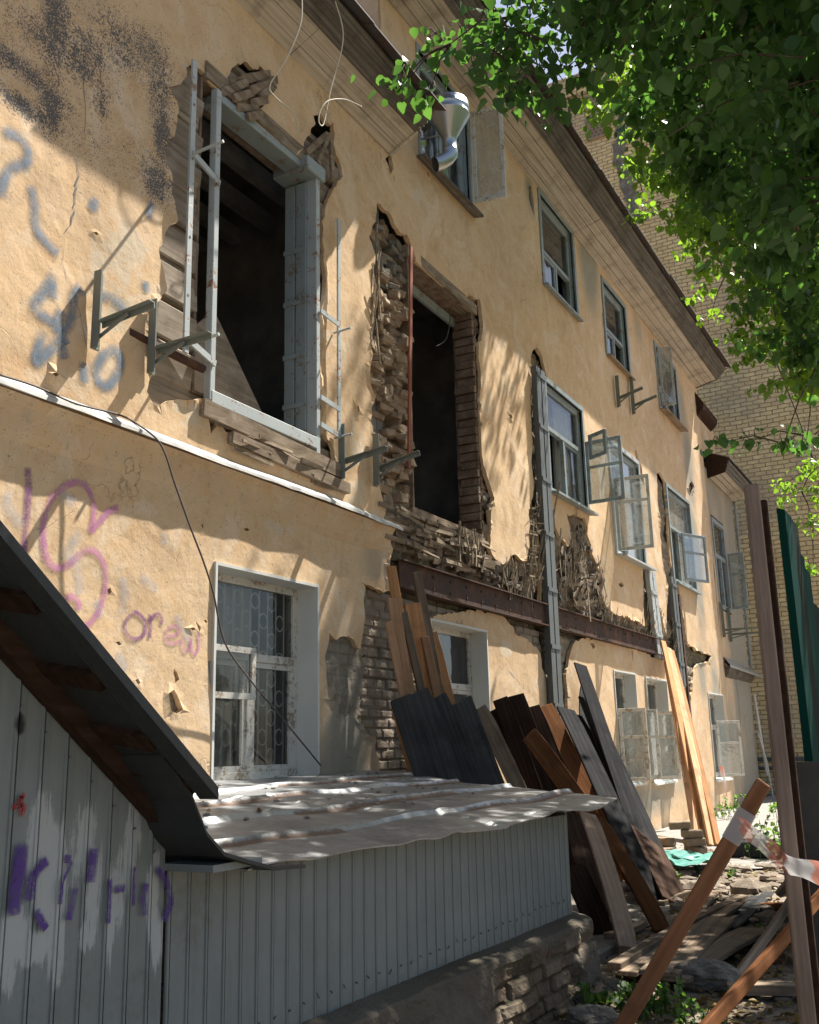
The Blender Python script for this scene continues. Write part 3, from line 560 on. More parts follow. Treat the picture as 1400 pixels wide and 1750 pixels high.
def substrate(name, x0, x1, z0, z1, st, mat):
    xs = np.arange(x0, x1, st); zs = np.arange(z0, z1, st)
    A, B = np.meshgrid(xs, zs, indexing='ij'); y, tone = relief(A, B)
    cA, cB = A[:-1, :-1]+st/2, B[:-1, :-1]+st/2
    m = np.zeros(cA.shape, bool)
    for p in polys:
        pa_ = np.array(p)
        if pa_[:, 0].max() < x0-.1 or pa_[:, 0].min() > x1+.1: continue
        k = max(1, int(round(.05/st)))
        q = pip(cA, cB, p); g = q.copy()
        for a in range(-k, k+1):
            for b in range(-k, k+1): g |= np.roll(np.roll(q, a, 0), b, 1)
        m |= g
    m &= ~in_open(cA, cB)
    V = np.stack([A, 5.0+y, B], 2).reshape(-1, 3)
    o, used = gridmesh(name, V, len(xs), len(zs), m, mat, house, False)
    colattr(o, 'tone', tone.reshape(-1, 3)[used]); return o
substrate('exposed_timber', 5.0, 8.12, 2.3, 6.1, .02, P['masonry'])
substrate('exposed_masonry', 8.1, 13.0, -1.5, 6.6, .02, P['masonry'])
substrate('exposed_masonry', 7.2, 8.12, -1.0, 1.7, .02, P['masonry'])
substrate('exposed_masonry', 3.5, 7.2, -.6, 1.6, .02, P['masonry'])
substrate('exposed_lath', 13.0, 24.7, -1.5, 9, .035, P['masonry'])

# ---- reveals of the openings and the dark rooms
def reveal(key, mat, d, name='reveal', t=.02):
    a, b, c, e = openings[key]; m = MB(); y0, y1 = 5.03, 5.0+d
    if name == 'reveal' and key[0] == 'G': y0 = 4.982
    i_ = .006; m.box(a-t, a+i_, y0, y1, c-t, e+t); m.box(b-i_, b+t, y0, y1, c-t, e+t); m.box(a+i_, b-i_, y0, y1, e-i_, e+t); m.box(a+i_, b-i_, y0, y1, c-t, c+i_)
    return m.build(name, mat, house)
for k in openings:
    reveal(k, P['whitewash'] if k[0] == 'G' else P['masonry'] if k in ('H1', 'H2') else P['grey'], .34 if k in ('H1', 'H2') else DR.get(k, .1)+.12)
def room(x0, x1, y0, y1, z0, z1):
    m = MB(); t = .12      # open at the front, closed elsewhere: floor, ceiling, back, ends
    m.box(x0, x1, y0, y1, z0-t, z0); m.box(x0, x1, y0, y1, z1, z1+t); m.box(x0, x1, y1, y1+t, z0, z1); m.box(x0-t, x0, y0, y1, z0, z1); m.box(x1, x1+t, y0, y1, z0, z1)
    return m
rm = MB()
for (a, b) in ((1.0, 8.6), (8.85, 12.4), (12.6, 16.2), (16.4, 19.8), (20.0, 24.6)):
    for (c, d) in ((-1.4, 2.05), (2.35, 6.3)):
        if a < 8 and c > 2: d = 6.6
        q = room(a, b, 5.12, 9.5, c, d); rm.add(q.v, q.f)
    if a > 8: q = room(a, b, 5.12, 9.5, 6.6, 8.8); rm.add(q.v, q.f)
rm.build('room_shell', P['dark'], house)
# pieces in the dark: ceiling boards, arch and sloping board inside the first opening
m = MB()
for i in range(5): m.beam((5.75+.2*i, 5.8+.5*i, 5.9), (8.4, 5.8+.5*i, 5.9), .18, .12)
m.box(7.6, 8.2, 7.0, 7.1, 2.4, 4.2); m.each('inner_beam', P['dark'], house)
m = MB(); m.beam((5.95, 5.34, 3.45), (6.95, 5.34, 2.40), .95, .03, (0, -1, 0)); o = m.build('leaning_panel', P['palewood'], house)
o['label'] = 'pale boarded panel lying slanted inside the first torn out window'

# ---- cornices, eaves and roof
def wobble(o, amp=.012):
    for v in o.data.vertices:
        x = v.co.x; v.co.z += (float(fbm(np.array([x*.5]), np.array([0.]), 0, 3)[0])-.5)*amp*2
def eaves(prefix, x0, x1, zi, zo_in, zo, out_in, out, mat_s, mat_d, top, ends=True):
    """soffit boards from the wall outward, then stepped dark mouldings and the roof edge"""
    yi, ys, yo = 5.0, 5.0-out_in, 5.0-out; nb = 3 if out_in < .4 else 4; n = max(4, int((x1-x0)/2.2))
    for i in range(nb):      # soffit boards
        m = MB(); a, b = i/nb, (i+1)/nb-.02
        for k in range(n):
            xa, xb = x0+(x1-x0)*k/n+.004, x0+(x1-x0)*(k+1)/n-.004; dz = random.uniform(-.006, .006)
            pr = [(yi+(ys-yi)*a, zi+(zo_in-zi)*a+dz), (yi+(ys-yi)*b, zi+(zo_in-zi)*b+dz), (yi+(ys-yi)*b, zi+(zo_in-zi)*b+.03+dz), (yi+(ys-yi)*a, zi+(zo_in-zi)*a+.03+dz)]
            m.prism(pr, xa, xb)
        m.build('soffit_board', mat_s, house)
    st = 5
    for i in range(st):
        a, b = i/st, (i+1)/st; y_a = ys+(yo-ys)*a; y_b = ys+(yo-ys)*b; z_a = zo_in+(zo-zo_in)*a
        m = MB(); m.prism([(y_a+.03, z_a-.012), (y_b-.006, z_a-.004+random.uniform(-.01, .01)), (y_b-.006, z_a+(zo-zo_in)/st*.8), (y_a+.03, z_a+(zo-zo_in)/st)], x0, x1)
        m.build('moulding', mat_d, house)
    m = MB(); rt = top
    nseg = max(3, int((x1-x0)/1.4))
    for k in range(nseg):
        xa, xb = x0-.03+(x1-x0+.06)*k/nseg, x0-.03+(x1-x0+.06)*(k+1)/nseg+.03; dz = random.uniform(-.012, .012); dy = random.uniform(-.02, .02)
        m.prism([(yo-.12+dy, zo+.0+dz), (yo-.12+dy, zo+.02+dz), (rt[0], rt[1]+.02+dz*.1), (rt[0], rt[1]+dz*.1)], xa, xb)
    m.build('roof', P['roof'], house)
eaves('wing', 1.0, 8.94, 6.69, 6.86, 7.06, .35, .58, P['soffit'], P['eaves'], (9.6, 9.2))
eaves('main', 8.62, 24.62, 8.80, 8.93, 9.17, .55, .79, P['soffit'], P['eaves'], (9.6, 11.4))
m = MB(); m.add([(8.94, 5.0, 6.66), (8.94, 4.64, 6.84), (8.94, 4.44, 7.06), (8.94, 5.0, 7.3), (8.90, 5.0, 6.66), (8.90, 4.64, 6.84), (8.90, 4.44, 7.06), (8.90, 5.0, 7.3)], [(0, 1, 2, 3), (7, 6, 5, 4), (0, 4, 5, 1), (1, 5, 6, 2), (2, 6, 7, 3)])
m.build('eaves_end_board', P['soffit'], house)
m = MB(); m.add([(24.62, 5.0, 8.78), (24.62, 4.45, 8.91), (24.62, 4.22, 9.17), (24.62, 5.0, 9.5), (24.66, 5.0, 8.78), (24.66, 4.45, 8.91), (24.66, 4.22, 9.17), (24.66, 5.0, 9.5)], [(0, 3, 2, 1), (4, 5, 6, 7), (0, 1, 5, 4), (1, 2, 6, 5), (2, 3, 7, 6)])
m.build('eaves_end_board', P['eaves'], house)
# gable end of the upper storey, above the wing's roof
ys_ = np.linspace(5.0, 9.6, 20); zs_ = np.linspace(6.4, 11.4, 30)
A, B = np.meshgrid(ys_, zs_, indexing='ij'); cA, cB = A[:-1, :-1]+.1, B[:-1, :-1]+.1
V = np.stack([np.full_like(A, 8.72)+(fbm(A*1.3, B*1.3, 0, 5)-.5)*.03, A, B], 2).reshape(-1, 3)
o, used = gridmesh('gable_wall', V[:, [0, 1, 2]], 20, 30, cB < 8.95+(cA-5)*.53, P['plaster'], house)
colattr(o, 'wear', np.zeros((len(used), 3)))
m = MB(); m.beam((8.66, 4.30, 8.92), (8.66, 9.6, 11.3), .10, .22, (-1, 0, 0)); m.build('gable_board', P['eaves'], house)
m = MB(); m.box(8.60, 24.7, 9.6, 9.75, -1.5, 11.3); m.box(24.6, 24.72, 5.06, 9.6, -1.5, 8.9); m.box(1, 8.6, 9.6, 9.75, -1.5, 9.1); m.box(.88, 1.0, 5, 9.7, -1.5, 6.7); m.build('rear_wall', P['plaster'], house)
# small step in the plaster right of the vent window
# ---- ledge between the storeys of the wing
n = 60; m = MB(); xs = np.linspace(1.0, 8.80, n)
for i, x in enumerate(xs):
    d = (vn(np.array([x*1.3]), np.array([0.]), 0, 4)[0]-.5)*.03; k = .02 if i % 9 == 0 else 0
    e = (vn(np.array([x*5.]), np.array([0.]), 0, 8)[0]-.5)*.02; m.v += [(x, 4.985, 2.315+d), (x, 4.87-k/3, 2.235+d+e*.4), (x, 4.865-k/3+e*.3, 2.205+d+e), (x, 4.885, 2.21+d)]
for i in range(n-1):
    for j in range(3): m.f.append((i*4+j, (i+1)*4+j, (i+1)*4+j+1, i*4+j+1))
m.build('ledge_flashing', P['ledge'], house)
m = MB(); m.prism([(4.99, 2.29), (4.895, 2.205), (4.935, 2.15), (4.955, 2.09), (4.975, 2.0), (5.0, 1.94), (5.02, 1.92), (5.02, 2.3)], 1.0, 8.70)
o = m.build('cornice_mould', P['plaster'], house); colattr(o, 'wear', np.tile([0, .1, .25], (len(o.data.vertices), 1)))
# ---- rusty steel girder over the ground floor, timber plate above it
m = MB(); zt, zb = 1.90, 1.62
for (a, b) in ((8.86, 13.3), (13.28, 19.5)):
    m.box(a, b, 4.955, 4.97, zb, zt); m.box(a, b, 4.90, 5.06, zt, zt+.014); m.box(a, b, 4.90, 5.06, zb-.014, zb)
m.build('steel_girder', P['rust'], house)
m = MB()
for x in np.arange(9.2, 19.3, .42):
    m.tube([(x, 4.945, 1.83), (x, 4.957, 1.83)], .016, 6); m.tube([(x, 4.945, 1.70), (x, 4.957, 1.70)], .016, 6)
m.each('rivet', P['rust'], house)
# ---- columns of paired steel channels
def channel_column(x0, z0, z1, y=4.93, wdt=.14, gap=.17, lean=0, mat='post'):
    for s in (0, 1):
        m = MB(); xa = x0+s*gap
        m.beam((xa+lean, y, z0), (xa, y-.0, z1), wdt, .012); m.beam((xa+lean-wdt/2+.006, y+.04, z0), (xa-wdt/2+.006, y+.04, z1), .012, .07); m.beam((xa+lean+wdt/2-.006, y+.04, z0), (xa+wdt/2-.006, y+.04, z1), .012, .07)
        m.build('steel_column', P[mat], house)
    m = MB()
    for z in np.arange(z0+.4, z1, .8): m.box(x0-.07+lean*(z1-z)/(z1-z0), x0+gap+.07+lean*(z1-z)/(z1-z0), y-.02, y-.008, z, z+.06)
    m.each('batten_plate', P[mat], house)
channel_column(13.08, -1.5, 5.45, 4.90, .16, .20, -.05)
channel_column(18.55, 1.55, 3.2, 4.93, .20, .26, .22, 'palegrey')
channel_column(20.22, 1.1, 3.30, 4.93, .16, .22, .1)
m = MB(); m.beam((20.9, 4.95, -1.4), (20.75, 4.96, 3.0), .10, .05); m.build('steel_strip', P['rust'], house)

# ---- windows
def rect_frame(m, a, b, c, d, w_, y0, y1):
    m.box(a, b, y0, y1, d-w_, d); m.box(a, b, y0, y1, c, c+w_); m.box(a, a+w_, y0+.001, y1-.001, c+w_, d-w_); m.box(b-w_, b, y0+.001, y1-.001, c+w_, d-w_)
def curtain(parent, a, b, c, d, y, mat=None, n=60, amp=.03):
    m = MB(); xs = np.linspace(a, b, n)
    for i, x in enumerate(xs):
        yy = y+math.sin(i*.9+vn(np.array([i*.21]), np.array([0.]))[0]*5)*amp; m.v += [(x, yy, c), (x, yy*.999+.003, d)]
    for i in range(n-1): m.f.append((2*i, 2*i+2, 2*i+3, 2*i+1))
    return m.build('curtain', mat or P['curtain'], parent, True)
def window(key, depth, mat, transom=.64, mull=.5, fw=.07, cur=(.0, .5), glass='glass', outer=True, skip=()):
    a, b, c, d = openings[key]; y0 = 5.0+depth; W_, H_ = b-a, d-c
    m = MB(); rect_frame(m, a, b, c, d, fw, y0, y0+.07)
    zt = c+H_*transom; m.box(a+fw, b-fw, y0-.012, y0+.06, zt-.035, zt+.035)
    xm = a+W_*mull; m.box(xm-.035, xm+.035, y0-.008, y0+.055, c+fw, zt-.035)
    f = m.build('window', mat, house, bevel=.004)
    cells = [(a+fw, b-fw, zt+.035, d-fw), (a+fw, xm-.035, c+fw, zt-.035), (xm+.035, b-fw, c+fw, zt-.035)]
    for i, (p, q, r, s) in enumerate(cells):
        if i in skip: continue
        if i: 
            mm = MB(); rect_frame(mm, p+.002, q-.002, r+.002, s-.002, .045, y0+.004, y0+.05); mm.build('sash', mat, f)
        g = MB(); g.add([(p, y0+.03, r), (q, y0+.03, r), (q, y0+.03, s), (p, y0+.03, s)], [(0, 1, 2, 3)]); g.build('pane', P[glass], f)
    if cur: curtain(f, a+W_*cur[0]+.02, a+W_*cur[1], c+.05, d-.05, y0+.16)
    return f
def sill(key, mat, out=.10, y0=5.0, t=.035, ext=.07):
    a, b, c, d = openings[key]; m = MB(); m.add([(a-ext, y0+.1, c+.01), (b+ext, y0+.1, c+.01), (b+ext, y0-out, c-.03), (a-ext, y0-out, c-.03), (a-ext, y0+.1, c-.02), (b+ext, y0+.1, c-.02), (b+ext, y0-out, c-.03-t), (a-ext, y0-out, c-.03-t)],
        [(0, 1, 2, 3)[::-1], (4, 5, 6, 7), (2, 3, 7, 6)[::-1], (0, 3, 7, 4), (1, 5, 6, 2)]); m.build('window_sill', mat, house)
def trim(key, mat, w_=.08, y=4.975):
    a, b, c, d = openings[key]; m = MB(); rect_frame(m, a-w_, b+w_, c-w_*.3, d+w_, w_, y, 5.05); m.build('window_trim', mat, house, bevel=.004)
def open_sash(hx, hy, ang, wd, z0, z1, mat, parent_label=None, cross=.62, fw=.055, glass='glass_b', name='open_sash', sgn=1):
    """hinged at (hx,hy); ang is degrees swung out from the wall, sgn +1 the leaf lies towards +x when shut"""
    t = R(ang); d = Vector((math.cos(t)*sgn, -math.sin(t), 0)); nrm = Vector((d.y, -d.x, 0)); o0 = Vector((hx, hy, 0))
    m = MB()
    def pt(u, z): return o0+d*u+Vector((0, 0, z))
    m.beam(pt(0, z1-fw/2), pt(wd, z1-fw/2), fw, .04, nrm); m.beam(pt(0, z0+fw/2), pt(wd, z0+fw/2), fw, .04, nrm)
    m.beam(pt(fw/2, z0+fw), pt(fw/2, z1-fw), fw, .04, nrm); m.beam(pt(wd-fw/2, z0+fw), pt(wd-fw/2, z1-fw), fw, .04, nrm)
    if cross: zc = z0+(z1-z0)*cross; m.beam(pt(fw, zc), pt(wd-fw, zc), .045, .038, nrm)
    s = m.build(name, mat, house, bevel=.003)
    g = MB(); g.add([pt(fw, z0+fw), pt(wd-fw, z0+fw), pt(wd-fw, z1-fw), pt(fw, z1-fw)], [(0, 1, 2, 3)]); g.build('pane', P[glass], s)
    return s
# ground floor window with grille (nearest)
f = window('G0', .20, P['white'], .60, .50, .07, (0, .62))
a, b, c, d = openings['G0']
m = MB()
for i in range(11):
    x = a+.10+i*(b-a-.2)/10; m.tube([(x, 5.29, c), (x, 5.29, d)], .008, 5)
for i in range(10):
    x = a+.10+(i+.5)*(b-a-.2)/10
    for j in range(5):
        z = c+.18+j*.33+(.165 if i % 2 else 0)
        if z < d-.06: m.tube([(x+.058*math.cos(t), 5.29, z+.068*math.sin(t)) for t in np.linspace(0, 2*math.pi, 13)], .007, 5, False)
m.build('grille', P['grille'], f)
m = MB(); m.box(a-.03, b+.05, 4.90, 5.2, c-.05, c-.012); m.build('window_sill', P['whitewash'], house, bevel=.01)
m = MB()
for i in range(14):
    x = a+.02+i*.1; m.add(*[(lambda q: (q.v, q.f))(MB().box(x, x+random.uniform(.08, .13), 4.93-random.uniform(0, .04), 5.2, c-.13-random.uniform(0, .02), c-.055-random.uniform(0, .015)))][0])
m.build('broken_brick_edge', P['darkstone'], house)
# vent window casement hanging ajar inside the frame
sv = MB(); rect_frame(sv, a+.03, a+.66, c+.64, c+1.06, .05, 5.10, 5.14); s_ = sv.build('vent_sash', P['white'], f); g = MB(); g.add([(a+.08, 5.12, c+.69), (a+.61, 5.12, c+.69), (a+.61, 5.12, c+1.01), (a+.08, 5.12, c+1.01)], [(0, 1, 2, 3)]); g.build('pane', P['glass'], s_)
window('G1', .20, P['white'], .60, .5, .07, None, 'glass_dark')
for k in ('G2', 'G3'): window(k, .19, P['white'], .62, .5, .07, (.1, .9), 'glass'); sill(k, P['whitewash'], .06)
window('G4', .19, P['white'], .62, .45, .07, None, 'glass_dark'); sill('G4', P['whitewash'], .06)
open_sash(16.10, 4.98, 82, .44, -.58, .56, P['white'], cross=.6)
open_sash(17.20, 4.98, 88, .34, -.58, .56, P['white'], cross=.6, sgn=-1)
open_sash(17.96, 4.98, 80, .46, -.62, .54, P['white'], cross=.62)
open_sash(19.25, 4.98, 86, .36, -.62, .54, P['white'], cross=.62, sgn=-1)
open_sash(23.3, 4.98, 55, .55, -.75, .45, P['white'], cross=.6)
window('W3', .05, P['grey'], .60, .5, .09, (.45, .95), 'glass', skip=(1,)); trim('W3', P['grey']); sill('W3', P['grey'], .16, ext=.10)
open_sash(15.22, 4.95, 86, .62, 3.80, 4.86, P['grey'], cross=.58, sgn=-1); open_sash(14.9, 4.78, 60, .40, 4.45, 4.86, P['grey'], cross=0, sgn=-1)
window('W4', .05, P['grey'], .62, .5, .09, (.1, .95), 'glass_b', skip=(1,)); trim('W4', P['palegrey']); sill('W4', P['palegrey'], .20, ext=.06)
open_sash(16.72, 4.96, 88, .62, 3.27, 4.58, P['palegrey'], cross=.66)
window('W5', .05, P['grey'], .60, .45, .09, (.2, .9), 'glass_b', skip=(1,)); trim('W5', P['grey']); sill('W5', P['grey'], .12)
open_sash(21.5, 4.96, 25, .8, 3.40, 4.45, P['grey'], cross=.6)
window('U1', .08, P['grey'], .60, .5, .09, (.5, .9), 'glass'); trim('U1', P['grey'], .06); sill('U1', P['eaves'], .14, ext=.12)
open_sash(11.16, 4.95, 80, .44, 7.18, 8.58, P['white'], cross=0, glass='glass_b', fw=.05)
window('U2', .06, P['grey'], .42, .5, .10, (.0, .4), 'glass_dark', skip=(2,)); trim('U2', P['grey'], .09); sill('U2', P['grey'], .10)
window('U3', .06, P['grey'], .42, .5, .10, (.1, .5), 'glass_dark', skip=(2,)); trim('U3', P['grey'], .09); sill('U3', P['oldwood'], .10)
window('U4', .06, P['grey'], .42, .5, .10, None, 'glass_dark'); trim('U4', P['grey'], .09); sill('U4', P['oldwood'], .18)
open_sash(20.74, 4.95, 80, .30, 7.14, 8.48, P['palegrey'], cross=0)
# ---- steel frame of the first opening
m = MB(); m.box(5.82, 5.885, 4.95, 5.02, 2.74, 5.58); m.build('frame_post', P['palegrey'], house, bevel=.006)
m = MB(); m.box(5.84, 7.34, 4.945, 5.03, 2.72, 2.83); m.build('frame_bottom_rail', P['palegrey'], house, bevel=.006)
m = MB(); m.box(7.34, 7.405, 4.955, 5.32, 2.62, 5.60); m.build('frame_post', P['palegrey'], house, bevel=.006)
m = MB(); m.beam((5.90, 5.10, 5.57), (7.34, 5.10, 5.60), .08, .2); m.build('frame_top_rail', P['grey'], house, bevel=.006)
m = MB(); m.box(7.14, 7.46, 4.92, 5.34, 5.52, 5.67); m.build('frame_cap', P['grey'], house, bevel=.01)
pb = MB()
for yy in (5.06, 5.195): pb.box(7.31, 7.335, yy, yy+.115, 2.84, 5.50)
for z in (3.15, 3.65, 4.2, 4.75): pb.box(7.295, 7.312, 5.05, 5.32, z, z+.05)
pb.build('shutter_board', P['grey'], house, bevel=.004)
m = MB(); m.beam((5.50, 4.93, 3.02), (5.50, 4.93, 5.62), .055, .02); m.build('frame_angle_bar', P['palegrey'], house)
m = MB(); m.beam((7.70, 4.94, 2.95), (7.72, 4.94, 5.25), .045, .02); m.build('frame_angle_bar', P['palegrey'], house)
m = MB()
for z in (4.72, 3.10): m.beam((5.50, 4.915, z+.03), (5.86, 4.935, z-.05), .055, .02)
for z in (4.10, 3.22, 2.95): m.beam((7.39, 4.94, z+.02), (7.71, 4.935, z-.01), .05, .015)
m.each('frame_brace', P['palegrey'], house)
m = MB(); 
for (x, z) in ((5.50, 4.74), (5.50, 3.08)): m.tube([(x, 4.95, z), (x+.02, 4.62, z+.03)], .014, 6)
for (x, z) in ((7.71, 4.02), (7.71, 2.93)): m.tube([(x, 5.0, z), (x, 4.80, z+.01)], .012, 6)
m.each('threaded_rod', P['palegrey'], house)
m = MB()
for z in (5.2, 4.7, 4.0, 3.5, 3.1): m.tube([(5.50, 4.918, z), (5.50, 4.922, z)], .012, 8)
m.each('bolt_hole', P['dark'], house)
# old timber lintel and splintered sill of the openings
def splinters(name, n, x0, x1, z0, z1, L, wdt, y=(4.93, 5.0), tilt=(0, .3), mat='timber', lab=None, dirx=True):
    m = MB()
    for i in range(n):
        x, z = random.uniform(x0, x1), random.uniform(z0, z1); l = L*random.uniform(.4, 1); a = random.uniform(*tilt)*random.choice((1, -1, 1))
        d = Vector((math.cos(a), random.uniform(-.12, .12), math.sin(a))) if dirx else Vector((math.sin(a), random.uniform(-.2, .1), math.cos(a)))
        p = Vector((x, random.uniform(*y), z)); m.beam(p-d*l/2, p+d*l/2, wdt*random.uniform(.5, 1.2), .012*random.uniform(.7, 2), (random.uniform(-.4, .4), -1, random.uniform(-.3, .3)), random.uniform(.3, 1))
    o = m.build(name, P[mat], house); o['kind'] = 'stuff'
    if lab: o['label'] = lab
    return o
m = MB(); m.beam((5.72, 5.10, 5.72), (7.55, 5.10, 5.70), .16, .22); m.build('timber_lintel', P['timber'], house)
m = MB(); m.beam((5.75, 5.02, 2.66), (7.75, 5.02, 2.60), .14, .16); m.beam((6.1, 4.99, 2.50), (7.9, 5.0, 2.46), .10, .12); m.each('timber_sill', P['timber'], house)
splinters('broken_lath', 26, 6.1, 7.7, 2.40, 2.62, .6, .05, (4.93, 5.02), (0, .12))
# broken boards above the first opening
m = MB()
for i, (px, py, ang, L) in enumerate([(398,150,.75,.42),(415,138,.7,.5),(432,132,.66,.45),(440,150,.72,.42),(452,140,.62,.36),(425,160,.8,.34),(410,165,.7,.3),(450,158,.9,.3),(420,185,.5,.3),(438,175,.65,.28),(430,200,.6,.22)]):
    x, z = wp(px, py); p = Vector((x, 4.985-.012*(i % 4), z)); d = Vector((math.cos(ang), -.1, math.sin(ang))); m.beam(p-d*L/2, p+d*L/2, .075, .03, (-.2, -1, -.5), random.uniform(.6, 1))
m.each('broken_board', P['timber'], house)
m = MB(); q0, q1 = wp(520, 262), wp(552, 232); m.beam((q0[0], 4.97, q0[1]), (q1[0], 4.95, q1[1]), .06, .03); q0, q1 = wp(560, 240), wp(560, 312); m.beam((q0[0], 4.96, q0[1]), (q1[0], 4.94, q1[1]), .06, .03); q0, q1 = wp(556, 232), wp(536, 280); m.beam((q0[0], 4.95, q0[1]), (q1[0], 4.95, q1[1]), .05, .03)
m.each('broken_board', P['timber'], house)
# timbers left of the first opening, each a squared log end
for i in range(9):
    z = 2.62+i*.335; m = MB(); x0_ = 4.95+.10*math.sin(i*2.1)+(.25 if z > 5.2 else .12 if z > 4.3 else 0)
    m.beam((x0_-.1, 5.085, z), (5.74, 5.075, z-.03+random.uniform(-.02, .02)), .29, .09, (0, -1, random.uniform(-.15, .1))); o = m.build('squared_log', P['palewood'], house, bevel=.012)
m = MB(); m.tube([(4.98, 5.02, 3.02), (5.76, 4.97, 2.98)], .035, 7); m.build('iron_pipe', P['rust'], house)
# second opening: reddish bar, loose bricks on the torn edge, brick jamb
m = MB(); m.beam((9.20, 4.90, 5.62), (9.02, 4.90, 2.92), .055, .02); m.build('rusty_angle_bar', P['rust_red'], house)
def loose_bricks(n, poly, x_rng, z_rng, mat='brickred', y=(4.98, 5.10), sc=1.0, name='broken_brick'):
    m = MB(); k = 0
    while k < n:
        x, z = random.uniform(*x_rng), random.uniform(*z_rng)
        if poly and not pip(np.array([x]), np.array([z]), poly)[0]: continue
        if in_open(np.array([x]), np.array([z]), .0)[0]: continue
        k += 1; L, H, D_ = .20*sc*random.uniform(.45, 1), .085*sc*random.uniform(.7, 1.1), .12*sc
        q = MB(); yy = random.uniform(*y); q.box(-L/2, L/2, 0, D_, -H/2, H/2); rot = Matrix.Rotation(random.uniform(-.2, .2), 3, 'Y') @ Matrix.Rotation(random.uniform(-.4, .4), 3, 'Z') @ Matrix.Rotation(random.uniform(-.2, .2), 3, 'X')
        vs = [rot @ Vector((a+random.uniform(-.015, .015), b+random.uniform(-.015, .015), c+random.uniform(-.012, .012)))+Vector((x, yy, z)) for a, b, c in q.v]; m.add(vs, q.f)
    return m.each(name, P[mat], house, bevel=.006) if n == 100 else tag(m.build(name, P[mat], house, bevel=.006), None, None, None, 'stuff')
loose_bricks(100, polys[1], (8.3, 9.33), (2.6, 5.2)); loose_bricks(30, polys[1], (8.3, 9.3), (5.0, 6.4), 'stone', (5.02, 5.14))
loose_bricks(26, polys[1], (11.1, 11.7), (2.0, 3.6), 'stone', (4.99, 5.06), .6); loose_bricks(40, polys[1], (8.8, 12.5), (1.95, 2.3), 'darkstone', (5.0, 5.08), .9)
for i in range(26):
    z = 2.66+i*.113; m = MB(); m.box(11.12-random.uniform(.0, .05), 11.19, 5.03, 5.30+random.uniform(-.02, .02), z, z+.098); m.build('jamb_brick', P['jamb'], house, bevel=.006)
m = MB(); m.beam((9.30, 5.12, 2.52), (11.2, 5.12, 2.50), .10, .2); m.each('timber_sill', P['timber'], house)
m = MB(); m.beam((9.30, 5.10, 5.66), (11.2, 5.10, 5.64), .14, .2); m.build('timber_lintel', P['timber'], house)
m = MB(); m.beam((9.36, 5.3, 5.50), (11.1, 5.3, 5.48), .12, .04); m.build('inner_lintel_board', P['grey'], house)
splinters('broken_lath', 60, 8.75, 11.3, 2.05, 2.50, .75, .06, (4.93, 5.03), (0, .10), 'timber')
splinters('broken_lath', 36, 10.2, 10.9, 2.15, 2.50, .22, .03, (4.90, 4.97), (1.2, 1.57), 'lath')
splinters('broken_lath', 14, 8.42, 8.62, 4.3, 5.2, .9, .03, (4.97, 5.02), (0, .08), 'lath', dirx=False)
# lath fringe between the second opening and the column, and below the windows beyond
def fringe(n, poly_, xr, zr, L, ang, mat='lath', wd=.022, y=(4.92, 5.02)):
    m = MB(); k = 0; tries = 0
    while k < n and tries < n*40:
        tries += 1; x, z = random.uniform(*xr), random.uniform(*zr)
        if not pip(np.array([x]), np.array([z]), poly_)[0]: continue
        k += 1; a = random.gauss(*ang); d = Vector((math.sin(a), random.uniform(-.35, .1), math.cos(a))); l = L*random.uniform(.4, 1); p = Vector((x, random.uniform(*y), z))
        m.beam(p-d*l/2, p+d*l/2, wd*random.uniform(.6, 1.3), .007, (random.uniform(-.5, .5), -1, 0), random.uniform(.4, 1))
    return tag(m.build('broken_lath', P[mat], house), None, None, None, 'stuff')
fringe(50, polys[1], (11.6, 12.9), (1.9, 2.6), .28, (.1, .35)); fringe(40, polys[1], (12.5, 13.0), (2.2, 3.3), .28, (1.5, .15)); fringe(24, polys[1], (12.6, 13.0), (2.2, 3.3), .6, (0, .06))
fringe(20, polys[2], (13.5, 16.3), (2.0, 3.6), .45, (-.35, .9)); fringe(16, polys[2], (13.5, 15.6), (2.1, 3.5), .8, (-.2, .35), 'timber', .05, (4.88, 4.99)); fringe(60, polys[2], (13.5, 15.6), (2.0, 2.9), .35, (.9, .5), 'timber', .07, (4.92, 5.0)); loose_bricks(110, polys[2], (13.4, 16.0), (1.95, 3.4), 'stone', (4.98, 5.08), .9)
fringe(90, polys[2], (15.4, 19.6), (1.85, 2.5), .22, (.25, .3), y=(4.90, 5.0)); fringe(40, polys[3], (20.0, 21.5), (1.3, 3.0), .3, (.2, .3))
